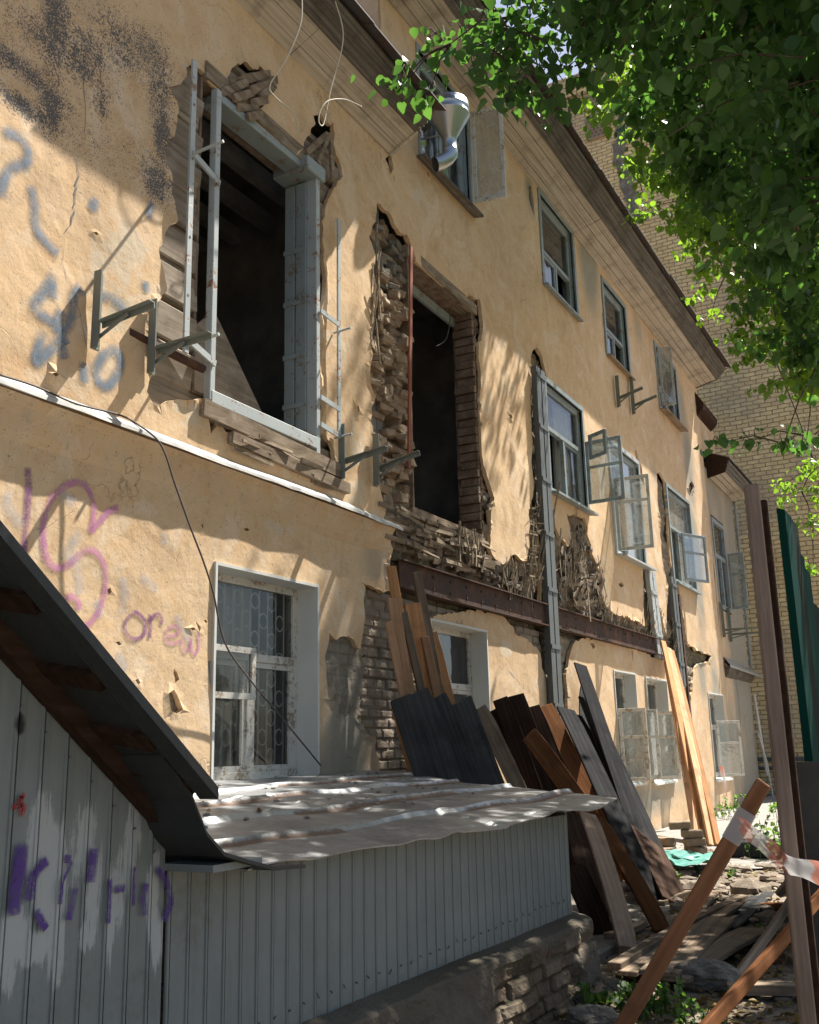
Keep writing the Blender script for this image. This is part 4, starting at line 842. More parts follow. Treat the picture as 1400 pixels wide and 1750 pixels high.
# cracks as thin dark openings in the plaster
def ribbon(pts, wd, y, name, mat, parent=house, taper=True, surf=None, nsub=8):
    P2 = [Vector(wp(*p) if len(p) == 2 else p) for p in pts]; out = []
    for i in range(len(P2)-1):
        p0 = P2[max(i-1, 0)]; p1 = P2[i]; p2 = P2[i+1]; p3 = P2[min(i+2, len(P2)-1)]
        for j in range(nsub):
            t = j/nsub; out.append(.5*((2*p1)+(p2-p0)*t+(2*p0-5*p1+4*p2-p3)*t*t+(3*p1-p0-3*p2+p3)*t*t*t))
    out.append(P2[-1]); n = len(out); vs = []; uv = []; K = 5
    for i, p in enumerate(out):
        d = out[min(i+1, n-1)]-out[max(i-1, 0)]; d = d.normalized() if d.length > 0 else Vector((1, 0)); nn = Vector((-d.y, d.x))
        for k in range(K):
            q = p+nn*wd*(k/(K-1)-.5); yy = surf(q.x, q.y) if surf else y
            vs.append((q.x, yy, q.y)); uv.append((i/n, k/(K-1)))
    m = MB(); m.v = vs
    for i in range(n-1):
        for k in range(K-1): m.f.append((i*K+k, (i+1)*K+k, (i+1)*K+k+1, i*K+k+1))
    o = m.build(name, mat, parent); ul = o.data.uv_layers.new(name='UVMap')
    for lp in o.data.loops: ul.data[lp.index].uv = uv[lp.vertex_index]
    return o
YW = 4.974
def wsurf(x, z):
    xx, zz = np.array([x]), np.array([z]); return float(5.0+(fbm(xx*.9, zz*.9, 0, 2, 3)[0]-.5)*.035+(fbm(xx*4, zz*4, 0, 8, 3)[0]-.5)*.012)-.006
def crack(pts, wd=.012):
    o = []
    for i in range(len(pts)-1):
        for j in range(4):
            t = j/4; o.append((pts[i][0]*(1-t)+pts[i+1][0]*t+random.uniform(-2, 2), pts[i][1]*(1-t)+pts[i+1][1]*t+random.uniform(-1.5, 1.5)))
    o.append(pts[-1]); P2 = [wp(*p) for p in o]; m = MB()
    for i, (x, z) in enumerate(P2):
        k = wd*(.25+.75*math.sin(math.pi*i/(len(P2)-1)))*random.uniform(.4, 1.3); y = wsurf(x, z)+.003; m.v += [(x-k/2, y, z), (x+k/2, y, z)]
    for i in range(len(P2)-1): m.f.append((2*i, 2*i+1, 2*i+3, 2*i+2))
    m.build('crack', P['dark'], house)
crack([(148,60),(143,120),(145,200),(142,240)], .006); crack([(131,270),(134,300),(128,330),(127,360),(122,385),(110,400)], .014); crack([(110,400),(108,450),(125,500),(140,540),(150,600),(165,665)], .006)
crack([(665,270),(672,300),(674,310)], .02); crack([(902,320),(908,350),(917,385)], .03); crack([(910,430),(916,460),(925,490)], .02)
crack([(835,1128),(858,1142),(872,1148),(890,1170),(905,1182)], .02); crack([(1085,890),(1095,905),(1100,915)], .02); crack([(520,690),(540,700),(560,712)], .006)
crack([(330,1090),(345,1093),(330,1094)], .01); crack([(1020,1080),(1020,1100),(1040,1110)], .015); crack([(1078,1105),(1080,1130)], .03); crack([(1252,1130),(1262,1200),(1270,1290)], .03)
crack([(925,600),(938,610),(950,640)], .008); crack([(445,800),(470,820),(520,838)], .006); crack([(1030,520),(1030,560)], .02); crack([(600,880),(612,900)], .005)
# graffiti
def spray(name, strokes, wd, mat, lab=None):
    for s in strokes: 
        o = ribbon([(x, y) for x, y in s], wd, YW, name, P[mat], surf=wsurf)
        if lab: o['label'] = lab
def hz(l): return [(x/2, y/2+600) for x, y in l]
def up(l): return [(x/2, y/2) for x, y in l]
PS = 'graffiti_stroke'
spray(PS, [hz([(95,395),(97,450),(95,520),(88,620),(78,715)])], .068, 'purple_spray')
spray(PS, [hz([(165,740),(148,660),(150,580),(180,500),(235,455),(285,455),(315,500),(322,560),(305,622)]), hz([(305,622),(345,580),(370,550),(405,533)]), hz([(148,600),(155,690),(185,740),(235,728),(285,685),(325,685),(355,725),(365,790),(355,850),(330,905),(290,945),(250,975)]), hz([(205,880),(220,850),(245,840),(268,858),(270,885)])], .066, 'pink_spray')
spray(PS, [hz([(460,893),(432,925),(435,965),(465,985),(495,965),(497,925),(475,897),(458,893)]), hz([(512,898),(516,940),(512,980)]), hz([(514,925),(528,903),(545,902),(555,918),(550,935)]), ], .042, 'purple_spray')
spray(PS, [hz([(565,972),(590,975),(612,962),(605,943),(582,943),(566,965),(568,990),(590,1000),(620,990)]), hz([(625,970),(622,1005),(634,1028),(648,1010),(652,985),(655,1025),(668,1035),(680,1005),(676,960)])], .038, 'pink_spray')
spray(PS, [up([(0,455),(55,465),(92,510),(85,560),(40,575),(10,620),(0,680)]), up([(105,630),(118,700),(122,770),(150,820),(205,870)]), up([(190,930),(160,985),(118,1050),(170,1095),(215,1125),(245,1080),(255,1010),(285,980)]), up([(150,1130),(120,1235),(165,1205),(200,1170),(222,1230)]),
           up([(215,1060),(195,1110),(225,1180)]), up([(335,1010),(385,1020),(420,1055),(425,1080)]), up([(285,1310),(288,1240)]), up([(345,1330),(330,1270),(355,1215),(400,1200),(410,1250),(380,1310),(340,1325)]), up([(185,960),(180,1020)]), up([(520,690),(505,745)]), up([(495,960),(500,1000)]), up([(330,680),(315,720)])], .12, 'blue_spray')
spray(PS, [hz([(25,480),(30,540),(80,600)]), hz([(200,490),(260,520)]), hz([(280,620),(230,690),(250,720)]), hz([(250,700),(270,760),(275,830)]), hz([(420,770),(430,830),(420,900)]), hz([(330,850),(350,910)]), hz([(560,620),(560,660)]), hz([(400,1040),(440,1080)]), hz([(600,900),(650,1000)]), hz([(480,770),(540,810)])], .12, 'paleblue_spray')

# ================================================================== ANNEX AT THE FAR END
annex = thing('house_annex', (26.4, 5, -1.5), 'lower grey-stained annex at the far end of the ochre house, with its own boarded eaves', 'annex')
def plain_wall(name, x0, x1, z0, z1, y, parent, holes=(), st=.12, dmp=1.1):
    xs = np.arange(x0, x1+1e-6, (x1-x0)/max(2, round((x1-x0)/st))); zs = np.arange(z0, z1+1e-6, (z1-z0)/max(2, round((z1-z0)/st)))
    A, B = np.meshgrid(xs, zs, indexing='ij'); cA = (A[:-1, :-1]+A[1:, 1:])/2; cB = (B[:-1, :-1]+B[1:, 1:])/2; m = np.ones(cA.shape, bool)
    for (a, b, c, d) in holes: m &= ~((cA > a) & (cA < b) & (cB > c) & (cB < d))
    o, used = gridmesh(name, np.stack([A, y+(fbm(A, B, 0, 5)-.5)*.04, B], 2).reshape(-1, 3), len(xs), len(zs), m, P['plaster'], parent)
    Wd = np.zeros((len(used), 3)); Wd[:, 2] = dmp*np.clip(fbm(A.ravel()[used]*.8, B.ravel()[used]*.35, 0, 7)*1.6-.1, 0, 1); colattr(o, 'wear', Wd)
    return o
plain_wall('plaster_wall', 24.75, 28.0, -1.5, 6.75, 5.0, annex, [(25.0, 26.45, 3.2, 5.5)])
m = MB(); m.box(27.96, 28.0, 5.05, 9.5, -1.5, 6.8); m.build('end_wall', P['plaster'], annex)
m = MB()
for k in range(3): m.prism([(4.98-.14*k, 6.55+.03*k), (4.86-.14*k, 6.58+.03*k), (4.86-.14*k, 6.62+.03*k), (4.98-.14*k, 6.6+.03*k)], 25.1, 28.1)
m.each('soffit_board', P['soffit'], annex)
m = MB()
for k in range(3): m.prism([(4.57-.04*k, 6.62+.1*k), (4.53-.04*k, 6.64+.1*k), (4.53-.04*k, 6.71+.1*k), (4.57-.04*k, 6.73+.1*k)], 25.1, 28.1)
m.each('moulding', P['eaves'], annex)
m = MB(); m.prism([(4.40, 6.93), (4.40, 6.96), (8.5, 8.6), (8.5, 8.57)], 25.0, 28.25); m.build('roof', P['roof'], annex)
m = MB(); m.add([(25.08, 5.02, 6.5), (25.08, 4.56, 6.6), (25.08, 4.45, 6.93), (25.08, 5.02, 7.2), (25.04, 5.02, 6.5), (25.04, 4.56, 6.6), (25.04, 4.45, 6.93), (25.04, 5.02, 7.2)], [(0, 1, 2, 3), (7, 6, 5, 4), (0, 4, 5, 1), (1, 5, 6, 2), (2, 6, 7, 3), (3, 7, 4, 0)]); m.build('eaves_end_board', P['brown'], annex)
m = MB(); _a = at_y(1188, 668, 4.98); m.prism([(5.0, _a.z-.65), (4.83, _a.z-.5), (4.80, _a.z-.35), (5.0, _a.z)], _a.x, _a.x+1.6); m.build('upper_roof_end', P['brown'], annex)
m = MB(); m.box(24.9, 28.0, 5.3, 5.4, 6.6, 8.6); m.build('upper_wall', P['plaster'], annex)
m = MB(); m.add([(24.9, 5.0, 2.0), (28.5, 5.0, 1.9), (28.5, 4.70, 1.68), (24.9, 4.86, 1.80), (28.5, 4.70, 1.62), (24.9, 4.86, 1.74)], [(0, 1, 2, 3)[::-1], (3, 2, 4, 5)[::-1]]); m.build('ledge_flashing', P['zinc'], annex)
m = MB(); m.prism([(4.99, 1.85), (4.86, 1.74), (4.92, 1.60), (5.0, 1.5)], 24.9, 28.2); m.build('cornice_mould', P['darkstone'], annex)
aw = MB()
def rf(m, a, b, c, d, w_, y0, y1): rect_frame(m, a, b, c, d, w_, y0, y1)
rf(aw, 25.0, 26.45, 3.2, 5.5, .11, 4.98, 5.1); aw.box(25.1, 26.35, 4.99, 5.09, 4.5, 4.6); aw.box(25.68, 25.77, 4.99, 5.09, 3.3, 4.5); f = aw.build('window', P['grey'], annex)
g = MB(); g.add([(25.1, 5.05, 3.3), (26.35, 5.05, 3.3), (26.35, 5.05, 5.4), (25.1, 5.05, 5.4)], [(0, 1, 2, 3)]); g.build('pane', P['glass_dark'], f)
m = MB(); q = room(24.9, 27.9, 5.12, 8, 2.2, 6.4); m.add(q.v, q.f); m.build('room_shell', P['dark'], annex)
_h0 = house; house = annex
open_sash(26.40, 4.95, 86, .40, 3.30, 4.75, P['grey'], cross=.62, sgn=-1)
house = _h0
m = MB(); m.tube([(27.9, 4.9, 1.2), (27.95, 4.86, .3), (28.0, 4.8, -.9)], .03, 6); m.tube([(27.8, 4.88, .2), (27.9, 4.75, -.6), (27.95, 4.7, -1.45)], .02, 5); m.each('hanging_cloth_strip', P['curtain'], annex)
m = MB(); m.tube([(28.05, 4.93, 6.5), (28.05, 4.93, 1.9)], .035, 6); m.build('downpipe', P['grey'], annex)

# ================================================================== FAR BRICK BUILDING
far = thing('brick_building', (31.3, 0, -1.5), 'tall blank yellow brick building with a bricked-up vent grid, closing the yard', 'building')
m = MB(); m.box(31, 40, 2.3, 17, -1.5, 23.9); m.build('brick_wall', P['brick_far'], far)
m = MB()
for y in np.arange(2.3, 17, .9): m.box(30.9, 31, y, y+.86, 23.0+random.uniform(-.02, .02), 23.7)
m.build('brick_cornice', P['brick_far'], far)
def vent(py, pz, nx_, nz_):
    m = MB(); wd, hh = .15, .13
    fr = MB(); fr.box(30.93, 30.985, py-.06, py+nx_*wd+.06, pz-nz_*hh-.06, pz+.06); fr.build('vent_panel', P['brickred'], far)
    for i in range(nx_):
        for j in range(nz_):
            o_ = wd/2 if j % 2 else 0
            if i == nx_-1 and o_: continue
            m.box(30.915, 30.928, py+i*wd+.04+o_, py+(i+1)*wd-.04+o_, pz-(j+1)*hh+.03, pz-j*hh-.03)
    m.each('vent_hole', P['dark'], far)
p = at_x(990, 172, 31); vent(p.y-1.0, p.z, 5, 4); p = at_x(993, 205, 31); vent(p.y-1.0, p.z, 5, 7); p = at_x(1068, 180, 31); vent(p.y-1.0, p.z, 5, 7)
m = MB(); p = at_x(988, 150, 31); m.box(30.95, 31, p.y-1.1, p.y+.1, p.z-.4, p.z+.5); m.build('bricked_up_panel', P['brickred'], far)
m = MB()
for s in ([(968,110),(971,150),(974,220)], [(970,148),(960,180),(950,200)], [(1020,100),(1018,150),(1020,172)], [(1062,160),(1064,205)]):
    m.tube([at_x(x, y, 30.96) for x, y in s], .045, 5)
m.each('wall_cable', P['cable'], far)
crk = [(1062,215),(1058,240),(1054,262),(1062,285),(1070,310),(1072,335),(1080,350),(1084,370),(1088,385)]
m = MB()
pts = []
for i in range(len(crk)-1):
    for j in range(3): t = j/3; pts.append((crk[i][0]*(1-t)+crk[i+1][0]*t+random.uniform(-2, 2), crk[i][1]*(1-t)+crk[i+1][1]*t))
for i, pt_ in enumerate(pts):
    a = at_x(pt_[0]-6-random.uniform(0, 6), pt_[1], 30.985); b = at_x(pt_[0]+8+random.uniform(0, 12), pt_[1], 30.985); m.v += [tuple(a), tuple(b)]
for i in range(len(pts)-1): m.f.append((2*i, 2*i+1, 2*i+3, 2*i+2))
m.build('mortar_repair', P['stone'], far)
m = MB()
for i, pt_ in enumerate(pts): a = at_x(pt_[0]-1.2, pt_[1], 30.97); b = at_x(pt_[0]+1.2, pt_[1], 30.97); m.v += [tuple(a), tuple(b)]
for i in range(len(pts)-1): m.f.append((2*i, 2*i+1, 2*i+3, 2*i+2))
m.build('crack', P['dark'], far)
m = MB(); m.tube([(30.9, 2.5, -.55), (30.9, 9, -.5)], .06, 6); m.tube([(30.9, 2.5, -.8), (30.9, 9, -.75)], .05, 6); m.each('wall_pipe', P['post'], far)

# ================================================================== SHEDS (cladding plane y = 2.4)
PER = .0955
def clad_surf(x, z=0, y=2.4):
    f = (x/PER) % 1.0
    return y-(.006 if f < .13 else 0)
SEAM = 2.66
tall = thing('stair_shed', (1.8, 2.4, -1.5), 'tall grey-green clad shed with a dark steep roof and white-smeared purple graffiti', 'shed')
low = thing('lean_to_shed', (4.6, 2.4, -1.5), 'low grey-green clad lean-to with a crumpled rusty tin roof on a stone base', 'lean-to')
def topline(x): return .36-.786*(x-1.92)
def cladding(parent, x0, x1, zfun0, zfun1, y=2.4, nz=90):
    cols = []
    k0 = int(math.floor(x0/PER)); k1 = int(math.ceil(x1/PER))
    for k in range(k0, k1+1):
        for fq, off in ((0, 0), (.02, -.005), (.11, -.005), (.12, .016), (.20, .016), (.21, 0), (.5, .0015), (.8, 0)):
            x = (k+fq)*PER
            if x0 <= x <= x1: cols.append((x, off))
    V = []; 
    for x, off in cols:
        a, b = zfun0(x), zfun1(x)
        for j in range(nz):
            z = a+(b-a)*j/(nz-1); V.append((x, y+off+(float(vn(np.array([x*1.1]), np.array([z*1.1]), 0, 5)[0])-.5)*.012, z))
    V = np.array(V); o, used = gridmesh('cladding', V, len(cols), nz, np.ones((len(cols)-1, nz-1), bool), P['clad'], parent, False)
    return o, V[used]
o, V = cladding(tall, .6, SEAM, lambda x: -1.5, topline)
W = np.zeros((len(V), 3))
def sp(px, py): v = at_y(px, py, 2.4); return v.x, v.z
def sm(V, W, ch, px, py, rx, ry, s=1.0):
    cx_, cz_ = sp(px, py); d = np.sqrt(((V[:, 0]-cx_)/rx)**2+((V[:, 2]-cz_)/ry)**2); W[:, ch] = np.maximum(W[:, ch], s*np.clip(1.4-d, 0, 1))
for b in [(65,1440,.055,.20,.8),(75,1500,.05,.22,.75),(95,1480,.06,.18,.75),(20,1600,.07,.10,.85),(60,1620,.08,.06,.8),(98,1550,.045,.26,.8),(100,1640,.03,.1,.75),(150,1430,.05,.16,.7),(160,1520,.04,.2,.75),(150,1600,.05,.06,.7),(222,1460,.04,.2,.75),(232,1420,.03,.12,.8),(260,1530,.035,.2,.85),(268,1600,.04,.12,.85),(190,1560,.03,.2,.75),(15,1650,.05,.12,.7),(130,1450,.03,.2,.6),(205,1540,.03,.14,.7)]: sm(V, W, 0, *b)
sm(V, W, 1, 34, 1238, .026, .04, 1.0)
for b in [(100,1700,.4,.25,.4),(250,1700,.3,.2,.45),(40,1150,.1,.1,.3)]: sm(V, W, 2, *b)
colattr(o, 'wear', W)
o, V = cladding(low, SEAM+.004, 6.49, lambda x: -1.5 if x < 3 else -1.02-(x-3)*.012, lambda x: -.37-.02*(x-2.7), nz=40)
W = np.zeros((len(V), 3)); W[:, 2] = np.clip(-.62-V[:, 2], 0, .6)*1.1
for b in [(330,1560,.25,.2,.5),(700,1500,.6,.2,.35),(900,1560,.4,.2,.4)]: sm(V, W, 2, *b)
colattr(o, 'wear', W)
m = MB(); m.box(6.47, 6.50, 2.41, 4.9, -1.5, -.42); m.build('end_cladding', P['clad'], low)
m = MB()
for k in range(int(.6/PER), int(6.4/PER)):
    x = (k+.32)*PER
    for z in ((-.95,) if x > SEAM else (topline(x)-.12,)):
        if x > SEAM or z > -1.2: m.tube([(x-.012, 2.40, z+random.uniform(-.02, .02)), (x-.012, 2.389, z)], .0035, 5)
m.each('screw_head', P['dark'], low)
# purple letters and the red mark on the cladding
def ribbon3(pts, wd, nm, mat):
    P2 = [Vector(sp(*p)) for p in pts]; out = []
    for i in range(len(P2)-1):
        for j in range(12): out.append(P2[i].lerp(P2[i+1], j/12))
    out.append(P2[-1]); n = len(out); K = 9; m = MB(); uv = []
    for i, p in enumerate(out):
        d = (out[min(i+1, n-1)]-out[max(i-1, 0)]).normalized(); nn = Vector((-d.y, d.x))
        for k in range(K):
            q = p+nn*wd*(k/(K-1)-.5); m.v.append((q.x, clad_surf(q.x)-.0125, q.y)); uv.append((i/n, k/(K-1)))
    for i in range(n-1):
        for k in range(K-1): m.f.append((i*K+k, (i+1)*K+k, (i+1)*K+k+1, i*K+k+1))
    o = m.build(nm, P[mat], tall); ul = o.data.uv_layers.new(name='UVMap')
    for lp in o.data.loops: ul.data[lp.index].uv = uv[lp.vertex_index]
for pts, wd in (([(32,1438),(28,1490),(20,1520),(18,1565)], .050), ([(78,1468),(60,1485),(48,1505),(45,1540)], .032), ([(56,1555),(64,1570),(74,1588)], .026), ([(112,1460),(110,1475)], .024), ([(125,1515),(119,1545),(112,1572)], .024), ([(155,1448),(152,1480),(149,1508)], .042),
                ([(183,1500),(182,1535),(180,1578)], .020), ([(190,1520),(209,1518)], .024), ([(224,1480),(223,1515),(222,1548)], .020), ([(246,1508),(241,1535),(243,1565)], .024), ([(262,1482),(280,1505),(287,1540),(276,1575)], .026), ([(120,1470),(100,1510),(96,1545)], .012)):
    ribbon3(pts, wd*1.25, 'graffiti_stroke', 'violet_spray')
for pts in ([(38,1356),(30,1366),(24,1378),(14,1380)], [(24,1372),(38,1378),(34,1390),(30,1396)], [(32,1358),(31,1380),(29,1396)]): ribbon3(pts, .016, 'graffiti_stroke', 'red_spray')
# steep dark roof of the tall shed with its overhang and the flap that runs out over the tin roof
prof = [(.5, topline(.5)+.004), (1.2, topline(1.2)+.004), (1.94, topline(1.94)+.004), (2.28, topline(2.28)+.004), (2.54, topline(2.54)+.004)]
def slope_sheet(name, prof, y0, y1, t, mat, parent, ny=8, warp=.006):
    m = MB(); n = len(prof)
    for i, (x, z) in enumerate(prof):
        for j in range(ny+1):
            y = y0+(y1-y0)*j/ny; d = (float(vn(np.array([x*3.]), np.array([y*3.]), 0, 2)[0])-.5)*warp*2; m.v += [(x, y, z+d), (x, y, z+t+d)]
    s = 2*(ny+1)
    for i in range(n-1):
        for j in range(ny):
            a = i*s+2*j; m.f += [(a, a+2, a+s+2, a+s), (a+1, a+s+1, a+s+3, a+3)]
        a = i*s; m.f += [(a, a+s, a+s+1, a+1)]; a = i*s+2*ny; m.f += [(a, a+1, a+s+1, a+s)]
    for i in (0, n-1):
        for j in range(ny): a = i*s+2*j; m.f.append((a, a+1, a+3, a+2) if i == 0 else (a, a+2, a+3, a+1))
    return m.build(name, mat, parent)
slope_sheet('roof', prof, 2.10, 5.0, .022, P['darksheet'], tall)
slope_sheet('roof_edge_band', [(x, z-.016) for x, z in prof], 2.085, 2.16, .036, P['darksheet'], tall, 1, 0)
x_, z_ = prof[-1]
fl = [(x_-.16, z_+.11), (x_-.02, z_-.02), (x_+.05, z_-.13), (x_+.14, z_-.20), (x_+.27, z_-.235), (x_+.42, z_-.27), (x_+.60, z_-.285)]
slope_sheet('roof_flap', fl, 2.17, 4.9, .012, P['darksheet'], tall, 10, .01)
m = MB()
for k, x in enumerate((1.55, 1.80, 2.05, 2.27, 2.45)): z = topline(x); m.beam((x, 2.39, z-.0), (x+.06, 2.17, z-.045), .075, .03, (-.6, 0, -.8))
m.each('rafter_end', P['brown'], tall)
m = MB(); m.beam((.6, 2.37, topline(.6)-.03), (2.6, 2.37, topline(2.6)-.03), .06, .05, (0, -1, 0)); m.build('roof_batten', P['brown'], tall)
m = MB(); m.box(2.66, 2.92, 2.2, 2.42, -.375, -.352); m.build('cap_flashing', P['clad'], tall); 
# crumpled tin roof of the lean-to: rows from the wall (y=5) to the front edge (y~2.2)
nx_, ny_ = 90, 150; V = np.zeros((nx_, ny_, 3)); rust = np.zeros((nx_, ny_))
for i in range(nx_):
    u = i/(nx_-1)
    for j in range(ny_):
        v = j/(ny_-1); y = 4.97-(4.97-2.22)*v
        xl = 2.9; xr = 8.35-(8.35-6.95)*v**.9
        if v < .12: xr = 8.2
        x = xl+(xr-xl)*u
        z = -.20-.20*v - .03*(1-v)*math.sin(u*3)+.012*abs(((x*.9+y*.35) % 1)-.5)
        z += (float(fbm(np.array([x*.8]), np.array([y*1.1]), 0, 21, 2)[0])-.5)*.04+.018*abs(((x*.55+y*.8+.3) % 1)-.5)+.014*abs(((x*.9-y*.5) % 1)-.5)+(.010 if x > 5.05 else 0)
        for yr_, wy in ((4.35, .020), (3.78, .018), (3.20, .020), (2.62, .018)):          # standing folds along x
            yy = yr_+.02*math.sin(x*1.3+yr_); e = math.exp(-((y-yy)/wy)**2); z += .028*e; rust[i, j] = max(rust[i, j], .95*math.exp(-((y-yy+.045)/(wy*2.2))**2)*(.4+.6*(math.sin(x*2+yr_*3) > -.3)))
        if v > .9:
            q = (v-.9)/.1; z += -.015*q+.011*q*math.sin(x*2.6+math.sin(x*2.1)*2)+(q > .7)*.02*(float(vn(np.array([x*6]), np.array([0.]), 0, 3)[0])-.5); y -= .06*q*math.sin(x*1.3)+.03*q*(float(vn(np.array([x*5]), np.array([3.]), 0, 3)[0])-.5)
        V[i, j] = (x, y, z)
fo, used = gridmesh('tin_roof', V.reshape(-1, 3), nx_, ny_, np.ones((nx_-1, ny_-1), bool), P['tin'], low, False)
colattr(fo, 'rust', np.clip(rust.ravel()[used]+np.clip(fbm(V[..., 0].ravel()[used]*.9, V[..., 1].ravel()[used]*1.4, 0, 61)-.5, 0, 1)*.5, 0, 1))
sd = fo.modifiers.new('thick', 'SOLIDIFY'); sd.thickness = .006
roof_pts = V[rng.integers(5, 85, 110), rng.integers(0, 110, 110)]+np.array([0, 0, .012])
m = MB(); m.box(6.42, 6.50, 2.42, 4.9, -.55, -.46); m.box(2.7, 6.49, 2.41, 2.5, -.52, -.44); m.build('roof_batten', P['oldwood'], low)
# stone base under the low cladding
xs = np.arange(2.2, 6.9, .02); zs = np.linspace(0, 1, 40); A, B = np.meshgrid(xs, zs, indexing='ij')
zz = -1.03-.012*(A-3)-np.clip((B-.16)/.84, 0, 1)*.50+np.clip(.16-B, 0, 1)*.12+.03*(fbm(A*1.4, B*0, 0, 9)-.5)*np.clip(B*5, 0, 1)
rh_ = .085; wz = zz+.03*(fbm(A*2, B*2, 0, 3)-.5); rowi = np.floor(wz/rh_); cc = np.floor(A/.25+(rowi % 2)*.5+.25*_h(rowi, rowi*0, rowi*0, 4)); rn = _h(cc, rowi, rowi*0, 6)
fx_ = A/.25+(rowi % 2)*.5+.25*_h(rowi, rowi*0, rowi*0, 4)-cc; fz_ = wz/rh_-rowi; e_ = np.minimum(np.minimum(fx_, 1-fx_)*.25, np.minimum(fz_, 1-fz_)*rh_); jn = np.clip(1-e_/.014, 0, 1)
low_ = np.clip((B-.22)*9, 0, 1)*np.clip((fbm(A*1.1, B*1.5, 0, 71, 3)-.36)*9, 0, 1)      # elsewhere the old render still covers the stones
yy = 2.405-np.clip(B*6, 0, 1)*.13-B*.07+low_*(.02+jn*.02-(rn-.5)*.035)+(fbm(A*3, B*3, 0, 8)-.5)*.05+(fbm(A*16, B*12, 0, 8)-.5)*.022
yy = np.where(A > 6.45, yy+(A-6.45)**1.3*1.3, yy)
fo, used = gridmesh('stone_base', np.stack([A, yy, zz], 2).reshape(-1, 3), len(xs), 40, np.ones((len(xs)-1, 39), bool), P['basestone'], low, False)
colattr(fo, 'tone', np.stack([rn.ravel()*.9, (1-low_.ravel())*.9, np.clip(jn.ravel()*low_.ravel()*.9+.1+(fbm(A*1.5, B*2, 0, 44).ravel()-.5)*1.3, 0, .9)], 1)[used])
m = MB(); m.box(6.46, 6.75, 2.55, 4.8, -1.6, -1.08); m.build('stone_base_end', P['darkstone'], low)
# concrete slab right of the shed
m = MB(); m.box(6.7, 11.5, 2.55, 4.97, -1.6, -1.455); o = m.build('concrete_apron', P['stone'], None, bevel=.02); tag(o, None, None, None, 'structure')

# ================================================================== FIXTURES ON THE HOUSE
def bracket(x, z, L, hh, label, tilt=.0, ext=.5):
    t = thing('wall_bracket', (x, 4.98, z), label, 'bracket', 'steel angle brackets bolted to the facade')
    m = MB(); m.box(x-.035, x+.035, 4.955, 4.972, z-.20, z+hh-.2); m.box(x-.035, x-.025, 4.90, 4.955, z-.20, z+hh-.2); m.build('back_plate', P['bracket'], t)
    m = MB(); m.beam((x, 4.93, z), (x+.02, 4.93-L, z+tilt), .05, .008, (0, 0, 1)); m.beam((x+.025, 4.93, z-.02), (x+.045, 4.93-L, z-.02+tilt), .008, .045, (0, 0, 1)); m.build('arm', P['bracket'], t)
    m = MB(); m.beam((x, 4.94, z-.12), (x+.01, 4.93-L*.55, z+tilt*.5-.02), .03, .006, (1, 0, 0)); m.build('brace', P['bracket'], t)
    m = MB(); m.tube([(x, 4.96, z-.17), (x, 4.935, z-.17)], .014, 6); m.build('bolt', P['rust'], t)
    return t
bracket(4.62, 2.94, .46, .58, 'left bracket of the pair left of the first torn window, over the blue graffiti', .05)
bracket(5.17, 2.94, .50, .58, 'right bracket of the pair left of the first torn window, beside the bare logs', .02)
bracket(7.77, 2.72, .46, .55, 'left bracket of the pair between the two torn windows', .06)
bracket(8.42, 2.80, .46, .55, 'right bracket of the pair between the two torn windows', .10)
bracket(17.35, 6.30, .45, .62, 'upper rusty bracket under the third upper window, nearer one', .12)
bracket(18.35, 6.45, .45, .75, 'upper rusty bracket under the third upper window, farther one', .12)
bracket(24.95, 2.66, .85, .85, 'nearer bracket on the grey-stained annex wall', .0)
bracket(25.75, 2.62, .85, .85, 'farther bracket on the grey-stained annex wall', .0)
vp = thing('vent_pipe', (10.4, 4.8, 7.5), 'shiny zinc funnel-shaped exhaust pipe in front of the upper window', 'vent pipe')
def lathe(prof, c, seg=28):
    m = MB(); n = len(prof)
    for r_, z in prof:
        for k in range(seg): a = 2*math.pi*k/seg; m.v.append((c[0]+r_*math.cos(a), c[1]+r_*math.sin(a), c[2]+z))
    for i in range(n-1):
        for k in range(seg): m.f.append((i*seg+k, i*seg+(k+1) % seg, (i+1)*seg+(k+1) % seg, (i+1)*seg+k))
    return m
cp = at_x(765, 185, 10.4); vc = (10.4, 4.62, 7.75)
_c = at_y(768, 215, 4.62); vc = (_c.x, 4.62, _c.z)
lathe([(.0, .31), (.245, .30), (.25, .29), (.245, .22), (.255, .215), (.245, .205), (.245, .14), (.255, .13), (.25, .12), (.09, -.17)], vc).build('funnel', P['zinc'], vp, True)
lathe([(.09, -.16), (.092, -.17), (.085, -.175), (.085, -.33), (.09, -.335), (.09, -.345)], vc, 20).build('pipe', P['zinc'], vp, True)
m = MB(); m.tube([(vc[0], vc[1], vc[2]-.34), (vc[0], vc[1], vc[2]-.40), (vc[0]-.03, vc[1]+.03, vc[2]-.46), (vc[0]-.09, vc[1]+.09, vc[2]-.53), (vc[0]-.14, vc[1]+.14, vc[2]-.56)], [.092]*5, 18, False); m.build('elbow', P['zinc'], vp, True)
m = MB(); m.tube([(vc[0], vc[1], vc[2]-.1), (vc[0], 5.05, vc[2]-.05)], .012, 6); m.build('stay_rod', P['zinc'], vp)

